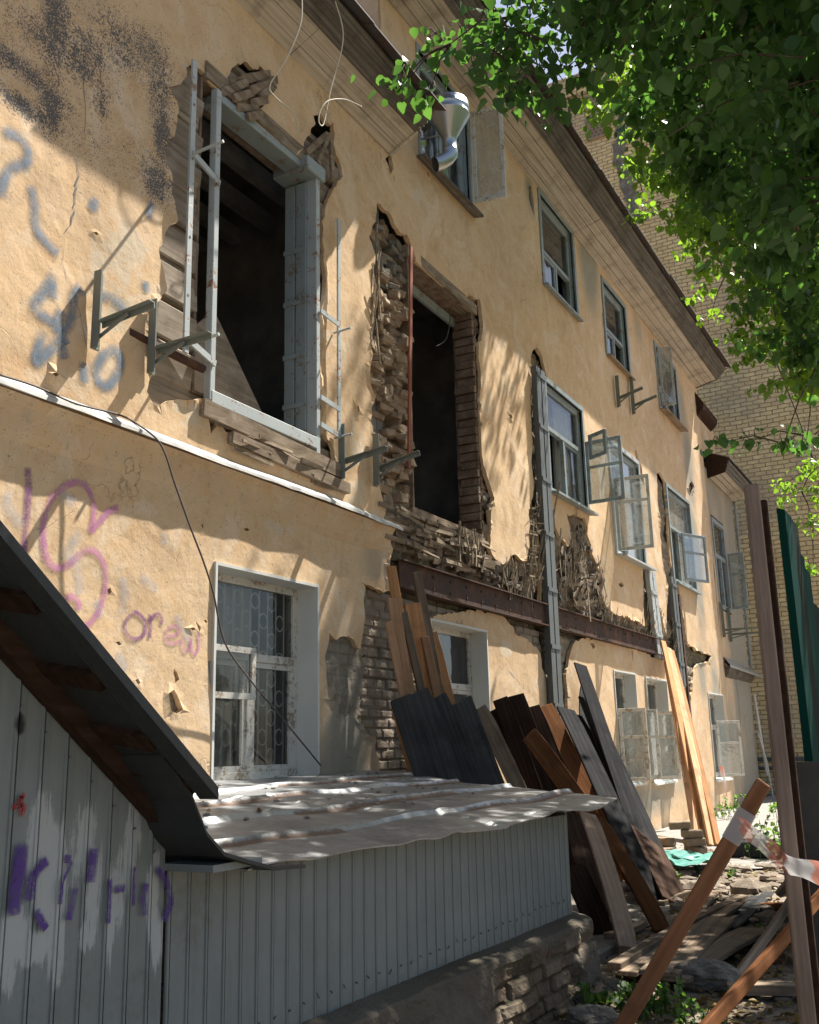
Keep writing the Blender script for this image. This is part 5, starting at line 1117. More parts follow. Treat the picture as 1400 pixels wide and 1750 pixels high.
def cable(name, pts, r, mat, label, cat='cable', grp=None):
    m = MB(); P3 = [Vector(p) for p in pts]; out = []
    for i in range(len(P3)-1):
        p0 = P3[max(i-1, 0)]; p1 = P3[i]; p2 = P3[i+1]; p3 = P3[min(i+2, len(P3)-1)]
        for j in range(8):
            t = j/8; out.append(.5*((2*p1)+(p2-p0)*t+(2*p0-5*p1+4*p2-p3)*t*t+(3*p1-p0-3*p2+p3)*t*t*t))
    out.append(P3[-1]); m.tube(out, r, 5); o = m.build(name, P[mat], None, True); return tag(o, label, cat, grp)
Y = at_y
cable('hanging_wire', [Y(0,641,4.93), Y(60,660,4.90), Y(130,690,4.88), Y(200,708,4.86), Y(235,725,4.82), Y(275,760,4.76), Y(300,830,4.74), Y(325,900,4.74), Y(348,960,4.76), Y(365,1015,4.8), Y(385,1100,4.84), Y(430,1165,4.88), Y(480,1225,4.92), Y(548,1308,4.95)], .0075, 'cable', 'thin dark wire drooping from the ledge across the whitewashed window')
cable('cord', [Y(516,-10,4.4), Y(514,40,4.42), Y(490,100,4.5), Y(462,145,4.6), Y(470,165,4.62), Y(498,190,4.66), Y(510,215,4.68), Y(508,232,4.7)], .006, 'cord', 'pale cord hanging over the plaster flap of the first torn window')
cable('cord', [Y(573,2,4.42), Y(586,50,4.44), Y(583,90,4.46), Y(566,150,4.5), Y(558,190,4.52), Y(552,214,4.52), Y(545,208,4.52), Y(548,188,4.5), Y(562,172,4.48), Y(590,170,4.46), Y(618,182,4.44)], .006, 'cord', 'pale looped cord hanging from the cornice beside the vent pipe')
cable('wire', [Y(768,528,5.2), Y(769,550,5.15), Y(762,580,5.1), Y(745,592,5.1)], .006, 'cable', 'short wire curling inside the second torn window')
for k, (a, b, y) in enumerate((((1068,632),(1098,630),4.7),((1040,664),(1078,657),4.7))): pass
# ================================================================== PLANKS
def foot(tp, lp, yf):
    """where the pixel line through tp, lp meets the ground closest to depth y = yf"""
    best = None
    for Yp in np.arange(lp[1], 1950, 2.0):
        px = tp[0]+(lp[0]-tp[0])*(Yp-tp[1])/(lp[1]-tp[1]); g = at_z(px, Yp, -1.47)
        if g.z > 0 or g.x < 0: continue
        if best is None or abs(g.y-yf) < best[0]: best = (abs(g.y-yf), g)
    return best[1]
def board(name, p0, p1, wd, th, mat, label, cat='plank', grp=None, n=None, sag=None, bev=.004, chip=True):
    if sag is None: sag = random.uniform(-.012, .03)*(0 if name == 'loose_brick' else 1)
    p0, p1 = Vector(p0), Vector(p1); d = p1-p0; L = d.length; d.normalize()
    if n is None: n = -((p0+p1)/2).normalized()*.6+Vector((-.3, -.7, .15))
    n = Vector(n); u = n.cross(d).normalized(); n = d.cross(u).normalized()
    seg = 10; m = MB(); vs = []
    for i in range(seg+1):
        t = i/seg; x = L*(t-.5); sg = sag*(4*t*(1-t)); w2 = wd/2*(1+random.uniform(-.012, .012))
        if chip and i in (0, seg): w2a = w2*random.uniform(.72, 1); 
        else: w2a = w2
        vs += [(x, -w2a, sg-th/2), (x+random.uniform(-.01, .01)*(i in (0, seg)), w2, sg-th/2), (x+random.uniform(-.01, .01)*(i in (0, seg)), w2, sg+th/2), (x, -w2a, sg+th/2)]
    fs = [(0, 1, 2, 3)[::-1], tuple(seg*4+k for k in range(4))]
    for i in range(seg):
        for k in range(4): a = i*4+k; b = i*4+(k+1) % 4; fs.append((a, b, b+4, a+4))
    me = bpy.data.meshes.new(name); me.from_pydata(vs, [], [f[::-1] for f in fs]); me.update(); me.materials.append(P[mat])
    o = bpy.data.objects.new(name, me); C.objects.link(o)
    mt = Matrix((d, u, n)).transposed().to_4x4(); mt.translation = (p0+p1)/2; o.matrix_world = mt
    b = o.modifiers.new('bevel', 'BEVEL'); b.width = bev; b.segments = 1
    return tag(o, label, cat, grp)
G1_, G2_, G3_, G4_ = 'dark boards leaning against the house', 'fresh pine boards leaning beside the brick corner', 'warm pine boards leaning by the far ground floor windows', 'old boards lying on the ground'
dk = [((686,1191),(733,1340),4.30,4.0,.225,'char','blue-black board, leftmost of the dark leaning boards, in front of fresh pine'),
 ((718,1180),(771,1343),4.40,4.05,.225,'char','charcoal board second from the left among the dark boards'),
 ((748,1190),(805,1347),4.30,3.95,.225,'char','charcoal board third from the left, with a pale smear near its foot'),
 ((787,1198),(848,1355),4.22,3.9,.25,'char','widest slate-grey board with a pale chipped right edge'),
 ((821,1209),(889,1358),4.35,3.9,.17,'oldwood','narrow brown-grey weathered board right of the wide slate-grey one'),
 ((856,1193),(916,1361),4.45,3.9,.20,'brown','dark brown board with a square top, right of the weathered narrow one'),
 ((882,1188),(946,1364),4.50,3.85,.21,'brown','dark brown board, tallest of the brown ones'),
 ((911,1207),(975,1366),4.55,3.8,.20,'brown','dark brown board half hidden behind the tilted orange-brown one'),
 ((933,1205),(1010,1369),4.50,3.5,.22,'rusty','wide rust-brown board leaning at the brown group\'s right end'),
 ((968,1212),(1098,1500),4.40,2.75,.26,'black','long black board right of the rust-brown one, square top'),
 ((992,1136),(1110,1480),4.60,2.85,.20,'black','tallest black board, standing above all other dark boards'),
 ((1003,1196),(1122,1500),4.45,2.8,.25,'black','long black board in front of the rounded black sheet'),
 ((1050,1314),(1160,1548),3.9,2.60,.36,'brown','dark wide board, rightmost of the dark leaning boards'),
 ((1018,1232),(1138,1500),4.2,2.75,.22,'black','black board filling the gap left of the rightmost dark wide board'),
 ((985,1222),(1108,1520),4.5,2.95,.22,'black','black board half hidden behind the square-topped long black one'),
 ((840,1215),(905,1360),4.55,4.0,.18,'brown','dark brown board mostly hidden behind the weathered narrow one'),
 ((905,1254),(1010,1400),4.0,3.3,.20,'rusty','tilted orange-brown board lying across the brown boards')]
for tp, lp, yt, yf, wd, mt_, lb in dk:
    board('leaning_board', foot(tp, lp, yf), at_y(*tp, yt), wd, .030, mt_, lb, 'board', G1_)
for tp, lp, yt, yf, wd, mt_, lb in [((1006,1392),(1074,1620),3.0,2.5,.17,'pink','pale pinkish raw board leaning just past the tin roof'),
 ((1020,1398),(1133,1590),3.1,2.6,.16,'rusty','red-brown board leaning behind the pale pinkish one'),
 ((985,1392),(1040,1580),3.4,2.9,.34,'brown','broad dark brown sheet leaning right behind the shed corner'),
 ((978,1480),(1030,1600),3.0,2.8,.22,'brown','short dark brown offcut at the shed corner')]:
    board('leaning_board', foot(tp, lp, yf), at_y(*tp, yt), wd, .028, mt_, lb, 'board', G1_)
fr_ = [((669,968),(700,1190),4.84,4.55,.10,'warm','sharp-tipped pine board, tallest of the fresh ones by the brick corner'),
 ((672,1022),(697,1190),4.75,4.45,.12,'fresh','light pine board third tallest, at the left of the fresh stack'),
 ((664,1062),(688,1190),4.70,4.4,.07,'fresh','thin light batten, leftmost of the fresh pine boards'),
 ((712,978),(752,1190),4.84,4.5,.10,'oldwood','greyish pointed board rising at the right of the fresh pine boards'),
 ((705,1031),(730,1190),4.86,4.6,.19,'warm','wide pine board with a notched square top'),
 ((690,1045),(722,1190),4.72,4.45,.08,'oldwood','thin greyish batten between the fresh pine boards'),
 ((726,1088),(748,1190),4.75,4.5,.09,'fresh','light pine board with a low top, right side of the fresh stack'),
 ((741,1080),(768,1190),4.86,4.6,.09,'warm','pine board leaning beside the small window, farthest right of the fresh stack'),
 ((676,1205),(708,1335),4.45,4.2,.08,'warm','pine board seen below the blue-black board, next to the dark gap')]
for tp, lp, yt, yf, wd, mt_, lb in fr_: board('fresh_plank', foot(tp, lp, yf), at_y(*tp, yt), wd, .035, mt_, lb, 'plank', G2_)
fp = [((1133,1096),(1204,1442),'warm',.10,'leftmost warm pine board under the far steel column'), ((1142,1108),(1218,1446),'fresh',.13,'broad light pine board with a dark knot near its foot'), ((1148,1112),(1228,1446),'warm',.11,'orange pine board, rightmost of the far stack'), ((1139,1132),(1190,1438),'fresh',.09,'thin light batten left in the far pine stack'), ((1153,1125),(1212,1444),'oldwood',.08,'greyer batten in the middle of the far pine stack')]
for tp, lp, mt_, wd, lb in fp: board('fresh_plank', at_z(*lp, -1.45), at_y(*tp, 4.82), wd, .045, mt_, lb, 'plank', G3_)
o = MB(); 
for k in range(24): a = 2*math.pi*k/24; o.v.append((14.05+.0*k+.50*math.cos(a)*.9, 4.78+.02*math.cos(a), .35+.62*math.sin(a)))
o.f = [tuple(range(24))]; o = o.build('rounded_sheet', P['char']); o.modifiers.new('t', 'SOLIDIFY').thickness = .015; tag(o, 'black rounded sheet leaning behind the long black boards', 'sheet')
UP = (0, 0, 1)
ly = [((1050,1652),(1272,1534),.09,.05,.06,'oldwood','long narrow batten lying nearest the leaning boards'), ((1072,1664),(1250,1566),.14,.03,.03,'oldwood','dark-edged old board lying under the narrow batten'),
 ((1128,1664),(1232,1570),.27,.03,.07,'oldwood','broad brown board lying in the middle of the pile'), ((1150,1674),(1292,1590),.24,.03,.04,'oldwood','broad board lying at the front right of the pile, over the stone'),
 ((1235,1588),(1306,1526),.20,.03,.03,'char','dark grey board lying behind the broad brown ones'), ((1191,1561),(1224,1524),.12,.03,.05,'oldwood','short board end poking out behind the pile'),
 ((1040,1600),(1100,1578),.08,.05,.03,'pink','short pale batten lying at the foot of the leaning boards'), ((1130,1545),(1190,1524),.07,.05,.03,'oldwood','weathered batten under the foot of the rightmost dark board'),
 ((1301,1550),(1352,1550),.10,.06,.02,'rusty','red-brown crosspiece lying beyond the trampled strip'), ((1245,1690),(1420,1694),.12,.06,.02,'oldwood','grey beam lying across the bottom right'), ((1020,1590),(1048,1570),.07,.05,.02,'oldwood','short dark batten lying by the shed corner'),
 ((1170,1600),(1262,1545),.10,.03,.08,'oldwood','thin board lying on top of the broad ones')]
for a, b, wd, th, dz, mt_, lb in ly: board('old_board', at_z(*a, -1.47+dz), at_z(*b, -1.46+dz), wd, th, mt_, lb, 'board', G4_, n=UP)
board('stick', at_z(1250, 1680, -1.46), at_x(1352, 1538, 7.9), .05, .05, 'oldwood', 'dark grey stick propped up behind the square post', 'stick')
board('stick', at_x(1200, 1765, 4.9), at_x(1420, 1512, 6.4), .055, .05, 'rusty', 'thin red-brown batten crossing the bottom right corner', 'batten')
board('stick', at_x(1330, 1530, 8.6), at_x(1402, 1440, 8.6), .05, .05, 'oldwood', 'short grey batten leaning behind the post at the right edge', 'stick')
# orange board with tape, square post, tape
ob = board('orange_board', at_z(1035, 1805, -1.5), at_x(1306, 1338, 5.3), .080, .03, 'orange', 'orange-brown board standing slanted in the foreground with tape tied round it', 'board', None, n=(-.9, -.25, .35), bev=.005, sag=0)
pst = thing('square_post', (4.02, .66, -1.5), 'tall brown square wooden post at the right, crossed by barrier tape', 'post')
m = MB(); t0 = at_x(1285, 826, 4.0); 
rot = R(20)
def sq(cx_, cy_, s, z0, z1, a):
    m = MB(); vs = []
    for z in (z0, z1):
        for k in range(4): q = a+math.pi/4+k*math.pi/2; vs.append((cx_+s*math.cos(q), cy_+s*math.sin(q), z))
    return m.add(vs, [(3, 2, 1, 0), (4, 5, 6, 7), (0, 1, 5, 4), (1, 2, 6, 5), (2, 3, 7, 6), (3, 0, 4, 7)])
sq(4.03, .638, .038, -1.5, t0.z, R(16)).build('post_shaft', P['postwood'], pst, bevel=.006)
m = MB(); m.box(4.05, 4.08, .590, .620, -1.5, t0.z-.06); m.build('shaded_side_strip', P['brown'], pst, bevel=.003)  # dark strip standing for the shaded side face of the post
def tape(name, pts, wd, label, seg=14):
    m = MB(); P3 = [Vector(p) for p in pts]; out = []
    for i in range(len(P3)-1):
        for j in range(seg): out.append(P3[i].lerp(P3[i+1], j/seg))
    out.append(P3[-1]); n = len(out); K = 6; cols = []
    for i, p in enumerate(out):
        tw = 1+.15*math.sin(i*.35)
        for k in range(K):
            v = k/(K-1)-.5; m.v.append((p.x+.006*math.sin(k*2.2+i*.3), p.y+.01*math.sin(k*1.7+i*.15), p.z+v*wd*tw)); cols.append(1.0 if (int((i+8)/9) % 2 == 1) else 0.)
    for i in range(n-1):
        for k in range(K-1): m.f.append((i*K+k, (i+1)*K+k, (i+1)*K+k+1, i*K+k+1))
    o = m.build(name, P['tape'], None, True); colattr(o, 'stripe', cols); return tag(o, label, 'tape')
tt = NT('barrier_tape'); a_ = tt.attr('stripe'); 
tt.set(tt.mix(a_.outputs['Fac'], (.66, .66, .66), (.60, .24, .17)), .3); _tr = tt.n('BsdfTranslucent'); tt.l(tt.mix(a_.outputs['Fac'], (.6, .6, .6), (.6, .26, .2)), _tr.inputs[0]); _tp = tt.n('BsdfTransparent')
_m1 = tt.n('MixShader'); _m1.inputs[0].default_value = .35; tt.l(tt.b.outputs[0], _m1.inputs[1]); tt.l(_tr.outputs[0], _m1.inputs[2]); _m2 = tt.n('MixShader'); _m2.inputs[0].default_value = .28; tt.l(_m1.outputs[0], _m2.inputs[1]); tt.l(_tp.outputs[0], _m2.inputs[2]); tt.l(_m2.outputs[0], tt.out.inputs[0]); P['tape'] = tt.m
q1 = at_x(1263, 1408, 4.98); q2 = at_x(1345, 1478, 3.9); q3 = at_x(1420, 1498, 3.7)
tape('barrier_tape', [q1, q1.lerp(q2, .5)+Vector((0, 0, .005)), q2, q3], .075, 'red and white barrier tape stretched from the orange board across the post')
m = MB(); c0 = at_x(1247, 1428, 5.02); dd = Vector((ob.matrix_world.col[0][:3])); uu = Vector((ob.matrix_world.col[1][:3])); nn_ = Vector((ob.matrix_world.col[2][:3]))
c0 = ob.matrix_world.translation+dd*((c0-ob.matrix_world.translation).dot(dd))
for s, w2 in ((0, .05), (.085, .035)):
    ring = []
    for a, b in ((-1, -1), (1, -1), (1, 1), (-1, 1)): ring.append(c0+dd*s*1.0+uu*(a*.044)+nn_*(b*.019))
    k = len(m.v); m.v += [tuple(p-dd*w2/1.0+uu*0) for p in ring]+[tuple(p+dd*w2) for p in ring]
    for i in range(4): m.f.append((k+i, k+(i+1) % 4, k+4+(i+1) % 4, k+4+i))
o = m.build('tape_wrap', P['tape']); colattr(o, 'stripe', [0.]*len(m.v)); tag(o, 'white tape wound round the slanted orange board', 'tape')
m = MB(); pt_ = at_y(1233, 1310, 4.7); m.tube([pt_, pt_+Vector((.02, -.03, -.25)), pt_+Vector((.03, -.05, -.62))], [.05, .035, .01], 5); o = m.build('hanging_tape', P['tape']); colattr(o, 'stripe', [0. if (i//5) % 2 else 1. for i in range(len(m.v))]); tag(o, 'tail of striped tape hanging from the far ground floor window', 'tape')
# green fence, grey panels
fe = thing('green_fence', (8, 1.1, -1.5), 'dark green fence of tall uneven boards at the right edge', 'fence')
tops = [(1327,868),(1340,884),(1350,925),(1358,965),(1367,978),(1378,1028),(1388,1034),(1398,1060),(1410,1100)]
tops = [(1327,868),(1334,884),(1341,905),(1347,940),(1353,962),(1359,968),(1365,985),(1373,1026),(1381,1030),(1388,1040),(1396,1060),(1404,1080)]
for i, (px, py) in enumerate(tops):
    x = 7.6+i*.30; a = at_x(px, py, x); wd = .055+.02*(i % 2)
    m = MB(); m.add([(x, a.y, -1.5), (x+.26, a.y-.01, -1.5), (x+.26, a.y-.01, a.z), (x, a.y, a.z), (x+.0, a.y-wd, -1.5), (x+.26, a.y-wd-.01, -1.5), (x+.26, a.y-wd-.01, a.z-.03), (x+.0, a.y-wd, a.z-.02)],
        [(0, 3, 2, 1), (4, 5, 6, 7), (0, 4, 7, 3), (3, 7, 6, 2), (1, 2, 6, 5)]); m.build('fence_board', P['green'] if i % 3 != 1 else P['greenb'], fe)
m = MB(); a = at_x(1372, 1302, 6.9); m.box(6.88, 6.91, a.y-.25, a.y+.10, -1.5, a.z); o = m.build('metal_sheet', P['metal_dark'], None); tag(o, 'grey metal sheet standing behind the square post', 'metal sheet')
# trough, tarp, brick pile
m = MB(); a = at_z(1300, 1465, -1.45); m.box(a.x-.15, a.x+.15, a.y-.42, a.y+.42, -1.45, -1.25); m.box(a.x+.5, a.x+.9, a.y-.3, a.y+.4, -1.45, -1.3); o = m.build('black_trough', P['char'], None, bevel=.02); tag(o, 'low black box lying on the sunlit paving', 'box')
n_ = 14; m = MB(); c_ = at_z(1185, 1472, -1.43)
for i in range(n_):
    for j in range(n_):
        u, v = i/(n_-1)-.5, j/(n_-1)-.5; m.v.append((c_.x-.5+u*1.2+.2*math.sin(v*9), c_.y+v*.8+.25*u+.1*math.sin(u*11), -1.42+.16*float(fbm(np.array([u*7.]), np.array([v*7.]), 0, 3)[0])))
for i in range(n_-1):
    for j in range(n_-1): m.f.append((i*n_+j, (i+1)*n_+j, (i+1)*n_+j+1, i*n_+j+1))
o = m.build('tarp', P['tarp'], None, True); tag(o, 'turquoise tarpaulin lying crumpled by the brick pile', 'tarpaulin')
lbl = ['top', 'left upper', 'left lower', 'middle', 'right upper', 'right middle', 'right lower', 'front', 'far left', 'rear']
bb = [(1143,1427,.0),(1148,1442,.0),(1150,1452,0),(1160,1432,.1),(1172,1434,.0),(1178,1446,0),(1186,1456,0),(1172,1456,.0),(1138,1452,0),(1195,1450,0)]
br0 = None
a0 = at_z(1166, 1459, -1.45)
st_ = [(0,0,3),(.0,.42,0),(.05,.45,1),(.0,.15,1),(.02,-.12,0),(0,-.12,1),(.01,-.1,2),(-.3,.1,0),(-.25,.5,0),(.0,.15,0)]
for i, (dx, dy, k) in enumerate(st_):
    yaw = random.uniform(-.5, .5); c = Vector((a0.x+dx*1.2, a0.y+dy*1.5, -1.40+k*.105)); d = Vector((math.sin(yaw)*.14, math.cos(yaw)*.14, random.uniform(-.015, .015)))
    board('loose_brick', c-d, c+d, .17, .10, 'brickred', lbl[i]+' brick of the small brick pile on the paving', 'brick', 'bricks piled at the foot of the far planks', n=UP, bev=.012)
# rocks, rubble, weeds, litter
def rock(name, c, r, sc, seed, mat, label=None, grp=None, kind=None, mb=None):
    import bmesh
    bm = bmesh.new(); bmesh.ops.create_icosphere(bm, subdivisions=4 if mb is None else 1, radius=1); co_ = np.array([v.co for v in bm.verts])
    k = 1+(fbm(co_[:, 0]*1.6+seed, co_[:, 1]*1.6, co_[:, 2]*1.6, seed % 97, 4)-.5)*.9+((vn(co_[:, 0]*7+seed, co_[:, 1]*7, co_[:, 2]*7, 5)-.5)*.16 if mb is None else 0); co_ = co_*k[:, None]*np.array(sc)*r+np.array(c)
    fs = [[v.index for v in f.verts] for f in bm.faces]; bm.free()
    m = mb or MB(); m.add([tuple(v) for v in co_], fs)
    if mb is None: return tag(m.build(name, P[mat], None, False), label, 'stone', grp, kind)
a = at_z(1205, 1672, -1.45); rock('rubble_stone', (a.x, a.y, -1.43), .15, (1, 1.35, .65), 5, 'stone', 'largest grey lump of broken concrete, in front of the board pile')
a = at_z(1015, 1738, -1.45); rock('rubble_stone', (a.x, a.y, -1.46), .11, (1, 1.3, .6), 15, 'stone', 'grey stone at the bottom, by the shed base')
a = at_z(1045, 1690, -1.45); rock('rubble_stone', (a.x, a.y, -1.47), .13, (1.4, 1, .5), 25, 'darkstone', 'dark stone at the corner of the shed base')
a = at_z(985, 1700, -1.45); rock('rubble_stone', (a.x, a.y, -1.47), .12, (1.2, 1, .6), 29, 'darkstone', 'dark stone tucked under the shed base')
rb = MB()
for i in range(900):
    if i < 620: x, y = random.gauss(11.3, 1.6), random.uniform(1.0, 4.4)
    else: x, y = random.uniform(5.2, 18), random.uniform(.4, 4.5)
    r_ = abs(random.gauss(0, .035))+.015
    if i % 17 == 0: r_ *= 2
    rock('', (x, y, gz(x, y)+r_*.25), r_, (random.uniform(.7, 1.6), random.uniform(.7, 1.6), .6), i, '', mb=rb)
tag(rb.build('rubble', P['rubble']), 'grey broken rubble and stones scattered over the trampled yard', 'rubble', None, 'stuff')
# ---- leaves
HEART = [(0, 0), (.38, .12), (.50, .42), (.30, .78), (0, 1.08), (-.30, .78), (-.50, .42), (-.38, .12)]
def leaves_mesh(name, pos, size, mat, parent=None, droop=.9, flat=False, seed=1, tone=None):
    r = np.random.default_rng(seed); n = len(pos); pos = np.asarray(pos)
    a = r.uniform(0, 2*np.pi, n)
    if flat: el = r.normal(0, .25, n)
    else: el = -np.abs(r.normal(droop, .45, n))
    d = np.stack([np.cos(a)*np.cos(el), np.sin(a)*np.cos(el), np.sin(el)], 1)           # along the leaf
    up_ = np.tile([0, 0, 1.], (n, 1))+r.normal(0, .35, (n, 3)); s = np.cross(d, up_); s /= np.linalg.norm(s, axis=1)[:, None]; nr = np.cross(s, d)
    sz = size*r.uniform(.40, 1.25, n); H = np.array(HEART); K = len(H)
    cup = (np.abs(H[:, 0])*.35-H[:, 1]**2*.18)
    V = pos[:, None, :]+(s[:, None, :]*H[None, :, 0:1]+d[:, None, :]*H[None, :, 1:2]+nr[:, None, :]*cup[None, :, None])*sz[:, None, None]
    V = V.reshape(-1, 3); off = np.zeros(3)
    if parent is not None: off = np.array(wloc(parent))
    me = bpy.data.meshes.new(name); base = np.arange(n)*K
    F = np.stack([base[:, None]+np.array([0, 1, 2, 3]), base[:, None]+np.array([0, 3, 4, 5]), base[:, None]+np.array([0, 5, 6, 7])], 1).reshape(-1, 4)
    me.vertices.add(len(V)); me.vertices.foreach_set('co', (V-off).ravel()); me.loops.add(F.size); me.loops.foreach_set('vertex_index', F.ravel())
    me.polygons.add(len(F)); me.polygons.foreach_set('loop_start', np.arange(len(F))*4); me.polygons.foreach_set('loop_total', np.full(len(F), 4)); me.update(); me.validate()
    me.materials.append(P[mat]); o = bpy.data.objects.new(name, me); C.objects.link(o); o.parent = parent
    t = np.repeat(r.uniform(0, 1, n) if tone is None else tone, K); ca = me.color_attributes.new('tone', 'FLOAT_COLOR', 'POINT'); full = np.ones((len(V), 4)); full[:, :3] = t[:, None]; ca.data.foreach_set('color', full.ravel())
    me.shade_smooth() if not flat else None
    return o
pts = []
for i in range(4200):
    x, y = (random.uniform(5, 16), random.uniform(.2, 4.6)) if i % 3 else (random.uniform(5, 8.5), random.uniform(.6, 2.4)); pts.append((x, y, gz(x, y)+.015))
o = leaves_mesh('leaf_litter', pts, .05, 'litter', None, flat=True, seed=4); tag(o, 'brown and yellow fallen leaves strewn over the ground', 'leaf litter', None, 'stuff')
tag(leaves_mesh('roof_litter', roof_pts, .024, 'litter', None, flat=True, seed=9), 'dry leaves and crumbs of plaster lying on the tin roof', 'leaf litter', None, 'stuff')
cr_ = MB()
for q_ in roof_pts[:90]:
    r_ = random.uniform(.006, .022); rock('', (q_[0]+.05, q_[1]+.03, q_[2]), r_, (1.2, 1, .6), int(r_*9999), '', mb=cr_)
tag(cr_.build('plaster_crumbs', P['concrete']), 'pale crumbs of plaster scattered on the tin roof', 'crumbs', None, 'stuff')
def weed(px, py, n, r_, h_, size, label, z=-1.47):
    a = at_z(px, py, z); P_ = []; m = MB()
    for i in range(n//5):
        x, y = a.x+random.gauss(0, r_), a.y+random.gauss(0, r_); hh = h_*random.uniform(.3, 1); lean = Vector((random.gauss(0, .2)*hh, random.gauss(0, .2)*hh, hh)); m.tube([(x, y, z), tuple(Vector((x, y, z))+lean)], .004, 4)
        for k in range(5): t = random.uniform(.35, 1); P_.append(tuple(Vector((x, y, z))+lean*t))
    t = thing('weed', (a.x, a.y, z), label, 'weed'); leaves_mesh('foliage', P_, size, 'leaf2', t, .3, seed=n); m.each('stem', P['leaf2'], t)
weed(1110, 1725, 260, .14, .17, .05, 'green weeds under the slanted orange board, bottom of the yard')
weed(1180, 1740, 90, .12, .08, .035, 'small ground weeds right of the orange board')
weed(1340, 1470, 170, .22, .5, .07, 'bright weeds behind the post by the paved strip')
weed(1195, 1500, 50, .25, .12, .05, 'low weeds between rubble and sunlit paving')
weed(1275, 1400, 200, .4, .5, .07, 'shaded bush at the far end of the house wall')
weed(1370, 1600, 50, .15, .12, .05, 'weeds beside the post at the right edge')
weed(1385, 1440, 160, .25, .8, .08, 'sunlit bush at the right edge behind the green fence')
# ---- trees
def tree(label, base, clumps, size, dens, trunk_r, seed, dead=(), lm='leaf'):
    r = np.random.default_rng(seed); t = thing('linden_tree', base, label, 'tree', None); pos = []; tone = []; mb = MB(); b = Vector(base)
    top = Vector((sum(c[0][0] for c in clumps)/len(clumps), sum(c[0][1] for c in clumps)/len(clumps), max(c[0][2] for c in clumps)*.8)); top.y = min(top.y, base[1])
    tr = [b, b.lerp(top, .3)+Vector((0, -.2, 0)), b.lerp(top, .6), top]; tm = MB(); tm.tube(tr, [trunk_r, trunk_r*.8, trunk_r*.55, trunk_r*.2], 10); tm.build('trunk', P['bark'], t, True)
    for (c, rad) in clumps:
        c = Vector(c); rad = Vector(rad); vol = rad.x*rad.y*rad.z; n = int(dens*vol**.82*30)
        # twigs: a branch from the trunk to the clump with sub-twigs, leaves hang along the twigs
        q = min((Vector(o_[0]) for o_ in clumps if Vector(o_[0]).z > c.z+.15 or Vector(o_[0]).y < c.y-.3), key=lambda v: (v-c).length+.001, default=top); mid = q.lerp(c, .5)+Vector((0, 0, .06)); br = min(.022, .006+.02*rad.x)
        mb.tube([q, mid, c], [br, br*.6, br*.3], 6)
        nt_ = max(5, n//26)
        for k in range(nt_):
            dv = Vector(r.normal(0, 1, 3)).normalized(); dv.z = dv.z*.7; rr = (r.uniform(.35, 1.0))**.6; e = c+Vector((dv.x*rad.x, dv.y*rad.y, dv.z*rad.z))*rr; s0 = c.lerp(e, .35); e2 = e+Vector((0, 0, -.12*rad.z))
            mb.tube([s0, s0.lerp(e2, .5)+Vector((0, 0, .05)), e2], [.005, .004, .002], 4, False)
            m_ = max(3, int(n/nt_)); ts = r.uniform(.2, 1.05, m_)
            base_ = np.array(s0)[None]*(1-ts[:, None])+np.array(e2)[None]*ts[:, None]+r.normal(0, size*.9, (m_, 3))*[1, 1, .5]; pos.append(base_)
            tone.append(np.clip(r.normal(r.uniform(.1, .9), .15, m_), 0, 1))
    mb.build('branch', P['bark'], t, True)
    leaves_mesh('crown', np.concatenate(pos), size, lm, t, .75, seed=seed, tone=np.concatenate(tone)); 
    if dead:
        d_ = []
        for p in dead: d_ += [tuple(Vector(p)+Vector(r.normal(0, .05, 3))) for _ in range(9)]
        leaves_mesh('dead_leaves', d_, size, 'deadleaf', t, 1.2, seed=3)
    return t
def PX(px, py, x): return tuple(at_x(px, py, x))
near = []
for px, py, x, rx in [(735,160,4.5,.10),(800,60,4.6,.24),(880,150,4.6,.22),(940,170,4.6,.16),(870,175,4.5,.12),(1000,60,4.8,.3),(680,150,4.4,.1),(960,110,4.6,.24),(700,135,4.4,.14),(770,75,4.5,.22),(840,110,4.4,.2),(850,90,4.6,.26),(905,60,4.6,.3),(960,55,4.8,.28),(870,30,4.6,.28),(920,120,4.5,.2),(1005,120,4.6,.2),(985,10,4.7,.3),(1050,30,4.8,.3)]:
    near.append((PX(px, py, x), (rx, rx*.9, rx*.6)))
for px, py, x, rx in [(1120,60,5.6,.5),(1200,40,5.4,.55),(1290,30,5.2,.6),(1380,30,5.0,.6),(1130,150,6,.45),(1220,140,5.8,.55),(1310,130,5.4,.6),(1395,140,5,.5),(1200,220,6.2,.42),(1270,230,6,.55),(1360,230,5.5,.55),(1250,300,6.4,.45),(1320,320,6,.55),(1400,330,5.6,.5),
                      (1320,400,6.6,.42),(1370,410,6.2,.5),(1370,480,7,.4),(1395,490,6.6,.5),(1370,560,7,.45),(1400,620,7,.35),(1150,-60,5.2,.8),(1300,-80,4.8,.9),(1000,-90,4.4,.7),(1420,-40,4,.8),(1500,100,4,.9),(1500,300,4.4,.9),(1150,-250,4,1.2),(1400,-300,3.6,1.3)]:
    near.append((PX(px, py, x), (rx, rx, rx*.75)))
for px, py, x, rx in [(1340,758,8.2,.28),(1290,752,8.2,.22),(1240,755,8.2,.17),(1380,745,8.2,.3)]: near.append((PX(px, py, x), (rx*.6, rx, rx*.35)))
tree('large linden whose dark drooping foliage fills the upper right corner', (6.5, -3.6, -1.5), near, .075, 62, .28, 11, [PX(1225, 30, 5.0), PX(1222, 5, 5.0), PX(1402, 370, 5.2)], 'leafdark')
fc = []
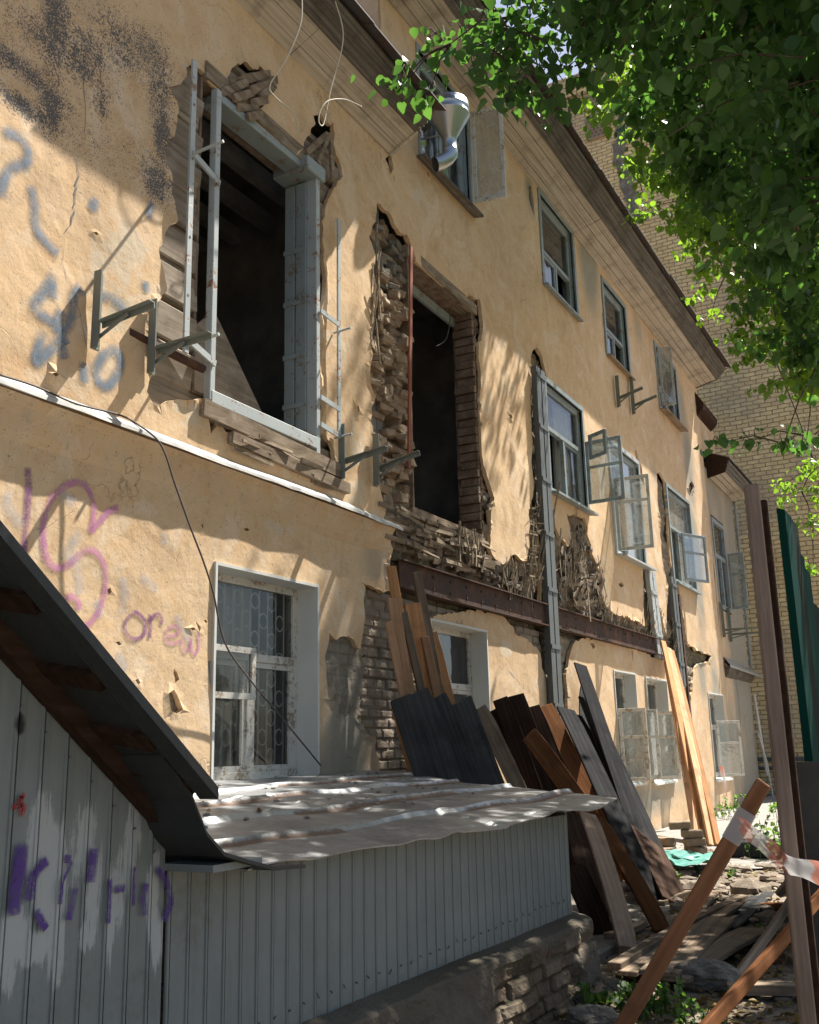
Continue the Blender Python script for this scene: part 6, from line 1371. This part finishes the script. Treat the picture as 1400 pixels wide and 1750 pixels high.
for px, py, x, rx in [(1075,130,15,.55),(1110,200,15,.8),(1085,290,15.5,.45),(1165,290,14.5,.9),(1105,350,16,.4),(1200,380,14,.8),(1165,420,15.5,.4),(1240,470,14,.65),(1270,400,13,.9),(1215,540,15,.3),(1290,560,13,.65),(1320,510,12,.8),(1335,600,12.5,.55),(1360,560,11.5,1),(1350,660,12,.6),(1395,640,11.5,.7),(1180,100,14,1.1),(1260,200,13,1.2),(1330,350,12,1.2),(1210,300,13.5,1.1),(1400,450,11,1.2),
                      (1320,600,17,.5),(1370,840,17,.5),(1390,890,17,.4),(1340,830,17,.3),(1395,800,17,.5),(1390,970,17,.4)]:
    fc.append((PX(px, py, x), (rx, rx, rx*.6)))
for px, py, x, rx in [(1100,-60,15,1.2),(1180,-150,15,1.4),(1300,-100,14,1.6),(1250,0,14,1.4),(1150,-20,15,1.2)]: fc.append((PX(px, py, x), (rx, rx, rx*.7)))
for c in [(13.7,1.5,8.0),(12.3,.9,7.4),(14.6,.7,8.6),(13.2,.4,6.8),(11.2,.5,7.2),(10.4,.2,7.0),(8.4,.9,6.5),(9.2,.5,7.6),(7.7,1.1,5.6),(8.8,0,6.4),(10.0,1.3,5.9),(7.4,.3,5.6),(11.5,1.2,8.2),(13.2,.9,6.3),(14.2,1.1,6.4),(13.2,.7,5.6),(14.9,1.0,7.6),(7.0,.7,4.6),(7.6,1.5,6.7),(8.4,1.6,6.8),(9.2,1.7,6.7),(10,1.8,6.8),(10.8,1.9,6.8),(8.8,1.0,7.0),(9.8,1.1,7.1),(7.0,1.5,5.2),(14.0,2.1,9.0),(14.8,2.0,9.6),(15.4,1.7,9.4),(13.2,2.2,8.6),(11.5,0,5.5),(12.5,-.3,5),(10.5,-.3,5),(13.3,0,5.6),(11.2,-.9,5.2),(7.8,.5,5.0),(8.4,.3,5.4),(6.8,.2,4.4),(12.5,-.4,6.2),(13.8,-.6,7.4),(11.5,-1,6.6),(15,-.5,8.5),(14.4,-1.4,7),(12.6,-1.8,6),(10.2,-1.2,6.5),(9.6,.9,5.6),(12.0,1.7,6.6),(13.0,2.0,7.4),(11.2,1.9,6.4)]:
    fc.append((c, (1.15, 1.0, .75)))  # extra clumps added to shade the tin roof, boards, fence and ground
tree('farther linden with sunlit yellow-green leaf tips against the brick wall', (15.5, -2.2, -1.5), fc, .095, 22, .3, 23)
